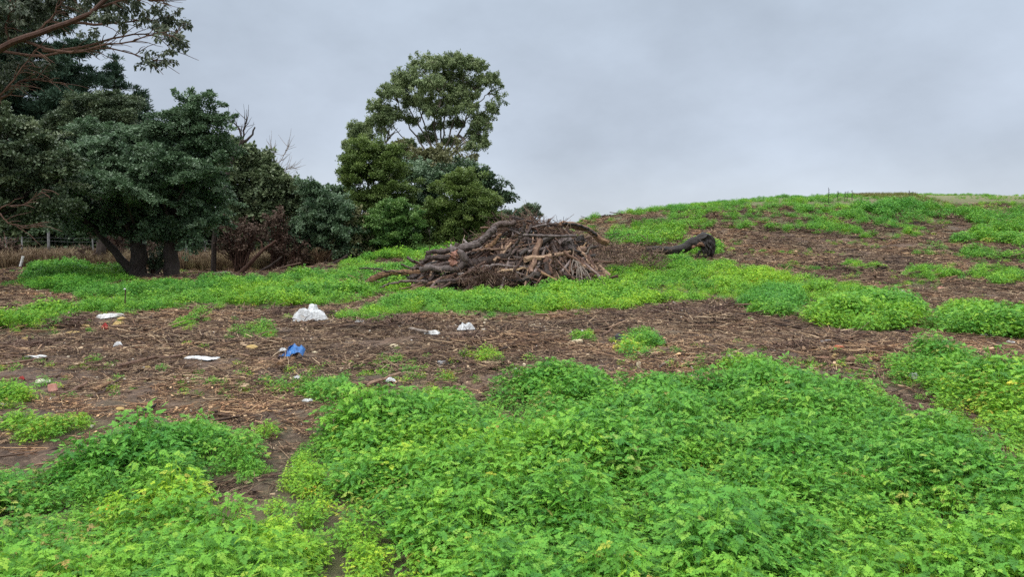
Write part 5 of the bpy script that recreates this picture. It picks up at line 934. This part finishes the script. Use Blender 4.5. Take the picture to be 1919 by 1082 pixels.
for i, a in enumerate([('flat orange-brown piece of bark below the blue tarpaulin', (524, 690), (556, 672), .035, 'log_orange', 'bark_piece', 'bark'), ('pale yellow split stick left of the front herb clump', (180, 737), (206, 727), .022, 'log_orange'), ('thick brown stick near the pink brick', (110, 748), (162, 727), .02, 'stick'), ('long thin branch crossing the left mulch', (222, 692), (350, 670), .022, 'stick'), ('thin branch beside the pale yellow stick', (175, 750), (228, 716), .012, 'stick'), ('dark charred stick near the front of the left mulch', (262, 780), (292, 768), .015, 'log_black'), ('flat brown bark strip near the front of the left mulch', (222, 793), (262, 788), .03, 'bark_red'),
        ('reddish stick leaning up at the far edge near the white sack', (500, 559), (545, 576), .03, 'log_orange'), ('red-brown stick standing out left of the small white bag', (765, 606), (800, 584), .018, 'log_orange'), ('straight pale stick on the mulch ridge right of centre', (1262, 570), (1280, 590), .025, 'bark_pale'), ('pale short stick at the front edge right of centre', (1368, 675), (1384, 690), .03, 'bark_pale'), ('thin pale stick in the right part of the mulch', (1542, 625), (1560, 614), .018, 'bark_pale'), ('long thin stick before the front herbs at centre', (1235, 695), (1252, 683), .012, 'bark_pale'), ('second thin stick before the front herbs at centre', (1278, 683), (1298, 698), .012, 'bark_pale'), ('long bowed stick crossing towards the dark rubble', (1115, 613), (1170, 605), .02, 'stick'),
        ('curved dark stick beside the green clump right of centre', (1230, 627), (1248, 652), .02, 'stick'), ('short dark log lying half in the herbs at the right', (1500, 568), (1524, 559), .06, 'log_black'), ('thick pale branch lying behind the grey-white scrap', (768, 622), (800, 630), .03, 'bark_pale'), ('slanting stick before the dark rubble', (1125, 634), (1148, 620), .016, 'stick'), ('thin long stick along the front of the mulch left of centre', (440, 668), (520, 682), .018, 'stick'), ('stick running to the front herbs at centre left', (690, 728), (750, 708), .02, 'stick'), ('red-brown stick beside the far white sack', (395, 600), (470, 575), .014, 'stick'), ('dark stick left of the rubbish at the far left', (0, 690), (60, 683), .018, 'stick'), ('level brown stick above the herb tongue at right', (1600, 696), (1650, 704), .014, 'stick'), ('thin stick on the right strip of bare ground', (1645, 612), (1680, 618), .018, 'stick'), ('pale stick at the front corner of the right mulch', (1735, 722), (1760, 730), .012, 'bark_pale')]):
    plank(a[0], a[1], a[2], a[3], M[a[4]], *(a[5:7] if len(a) > 5 else ()), group=None if len(a) > 5 else SG)
for i, a in enumerate([('flat pale cream stone left of the pink brick', 81, 719, 30, 12, palest), ('cream limestone lump below the blue herb-side, right of centre', 1080, 646, 26, 11, cream, 'box'), ('upright cream limestone block at the front edge of the mulch', 1197, 691, 9, 16, cream, 'box'), ('yellow stone right of the orange clay piece', 1626, 670, 14, 8, yel), ('brown stone block nearest the front herbs at right', 1596, 682, 24, 18, brown), ('olive stone between the clay piece and brown block', 1564, 672, 11, 12, yel),
        ('yellow flat stone at the left edge of the mulch', 52, 640, 28, 10, yel, 'box'), ('long yellow sandstone in the rubbish at left', 138, 628, 34, 9, yel), ('yellow sandstone right of the red rag', 222, 611, 26, 11, yel), ('yellow sandstone topmost in the rubbish', 230, 600, 22, 8, yel), ('yellow sandstone left of the red rag', 158, 615, 22, 9, yel), ('amber stone near the front of the left mulch', 225, 770, 18, 9, yel), ('yellow-green stone left of the blue tarpaulin', 472, 655, 24, 11, yel), ('round amber stone in the middle of the left mulch', 276, 693, 14, 9, yel), ('small cream stone right of the blue tarpaulin', 668, 672, 11, 8, cream), ('cream stone right of the tarpaulin tip', 590, 662, 12, 5, cream),
        ('tan stone before the front herbs at centre', 981, 688, 12, 9, cream), ('tan flat stone left of the front tan one', 952, 684, 14, 8, brown), ('amber stone on the far edge right of the small bag', 1043, 612, 12, 8, yel), ('cream stone beside the small white bag', 906, 620, 9, 6, palest), ('cream stone behind the small white bag', 862, 605, 11, 6, cream), ('amber stone in the yellow weeds at centre', 893, 662, 9, 9, yel), ('cream stone at the left of the mulch centre', 739, 652, 18, 9, cream), ('orange stone at the left of the yellow weeds', 868, 675, 10, 5, cream),
        ('cream pebble by the sparse weeds at left front', 107, 812, 9, 7, cream), ('pale pebble by the sparse weeds at left front', 172, 802, 9, 9, palest), ('small pale stone at the left below the pink brick', 92, 750, 9, 6, palest), ('pale flat stone at the very left edge', 4, 760, 12, 6, palest), ('cream stone low in the gap between the front herbs', 580, 1025, 14, 8, cream), ('second cream stone touching the one in the gap', 592, 1022, 8, 6, yel), ('brown stone left of the blue-grey scrap', 1545, 672, 30, 6, brown)]):
    stone(a[0], a[1], a[2], a[3], a[4], a[5], 600 + i, box=len(a) > 6, rot=.3 * i, group='loose stones on the mulch')
stone('pink brick standing beside the flat pale stone', 99, 733, 17, 17, pinkb, 700, 'brick', 'brick', True, rot=.35); stone('red-brown brick piece right of the low green clump', 1119, 627, 11, 12, orange if False else brown, 701, 'brick', 'brick', True, rot=.2)
stone('orange clay tile piece on the right part of the mulch', 1573, 655, 20, 9, orange, 702, 'clay_tile', 'tile', True, rot=.5); stone('dark lump of rubble beside the bright green clump', 1160, 640, 24, 22, dark, 703, 'rubble', 'rubble'); stone('small terracotta crumb at the far edge of the mulch right', 1540, 597, 9, 5, orange, 704, 'clay_tile', 'tile', True)
# brown brush mounds on the mulch
random.seed(61)
def mound(name, label, px, py, w_, h_, n, seed):
    random.seed(seed); g = ground(px, py); k = g.y / F
    def f():
        a = random.gauss(0, .4); b_ = random.gauss(0, .4); z = max(0, 1 - (a * a + b_ * b_)) * h_ * k * random.random(); x, y = g.x + a * w_ * k, g.y + b_ * w_ * k * .8; return Vector((x, y, Hf(x, y) + z)), Vector((random.gauss(0, .14), random.gauss(0, .12), random.gauss(0, .05)))
    brush(name, label, n, f, M['brush'], (.003, .007), .05)
mound('brush_mound', 'heap of rusty brown brushwood in the rubbish at left', 130, 612, 60, 24, 420, 1); mound('brush_mound', 'low heap of brown twigs at the far left of the mulch', 60, 655, 60, 18, 260, 2); mound('brush_mound', 'tangle of reddish stalks beside the white sack', 520, 595, 34, 26, 150, 3); mound('brush_mound', 'mound of brown twigs left of the small white bag', 745, 612, 40, 22, 260, 4); mound('brush_mound', 'red-brown tangle under the small white bag', 880, 634, 30, 10, 160, 5)
mound('brush_mound', 'ridge of dry brown stalks behind the mulch right of centre', 1250, 590, 50, 18, 330, 6); mound('brush_mound', 'second ridge of dry stalks further right', 1350, 592, 50, 16, 260, 7); mound('brush_mound', 'tangle of pale stalks near the right end of the mulch', 1585, 630, 30, 10, 160, 8); mound('brush_mound', 'small tan tangle on the bare hill side', 1690, 508, 22, 9, 120, 9); mound('brush_mound', 'tangle of stalks in the middle of the right mulch', 1490, 655, 50, 12, 240, 10); mound('brush_mound', 'dark twigs at the far edge left of the small clump', 385, 582, 26, 12, 90, 11)
# marker tube, stake with a white tip, dry stalks on the crest
def tube_thing(name, label, cat, pts, D, r, mat, group=None):
    P = [at(a, b_, D) for a, b_ in pts]; mb = MB(); mb.tube(curve(P, 6), [r] * 6, 12, .5); o = mb.build(name, mat, None, smooth=False, origin=P[0]); return setp(o, label, cat, group)
tube_thing('tree_guard', 'short white plastic tube tilted in the grass at the left', 'tree guard', [(38, 499), (41, 490), (43, 481)], 30, .05, white2)
p = ground(237, 584); mb = MB(); mb.tube(curve([p, p + Vector((-.02, 0, .2)), p + Vector((0, 0, .42))], 6, .01), taper(.016, .010, 6), 5, .5); st = one('stake', 'thin stake with a white tip standing before the left herbs', 'stake', mb, M['stick'], origin=p)
mb = MB(); blob(mb, (-.015, 0, .43), .022, 5, .5, .7, 2); tp_ = mb.build('white_tip', white, None); tp_.parent = st
for k, (px, py, h, l) in enumerate([(1553, 376, 20, 'tallest bare stalk on the crest of the hill'), (1570, 372, 10, 'leaning stalk right of the tallest on the crest'), (1583, 372, 9, 'left one of the close pair of stalks on the crest'), (1587, 372, 10, 'right one of the close pair of stalks on the crest'), (1597, 371, 10, 'single stalk right of the close pair on the crest'), (1704, 370, 9, 'left one of the two far stalks on the crest'), (1710, 370, 7, 'right one of the two far stalks on the crest')]):
    g = ground(px, py + 6); mb = MB(); e = g + Vector((random.uniform(-.06, .06), 0, (h + 10) * g.y / F)); mb.tube(curve([g, g.lerp(e, .5), e], 5, .02), taper(.02, .012, 5), 4, .4)
    for j in range(3): s = g.lerp(e, .5 + .15 * j); mb.tube([s, s + Vector((random.choice([-1, 1]) * .07, 0, .09))], .009, 4, .4)
    one('dry_stalk', l, 'dry stalk', mb, M['bark'], 'dry stalks on the crest', g)
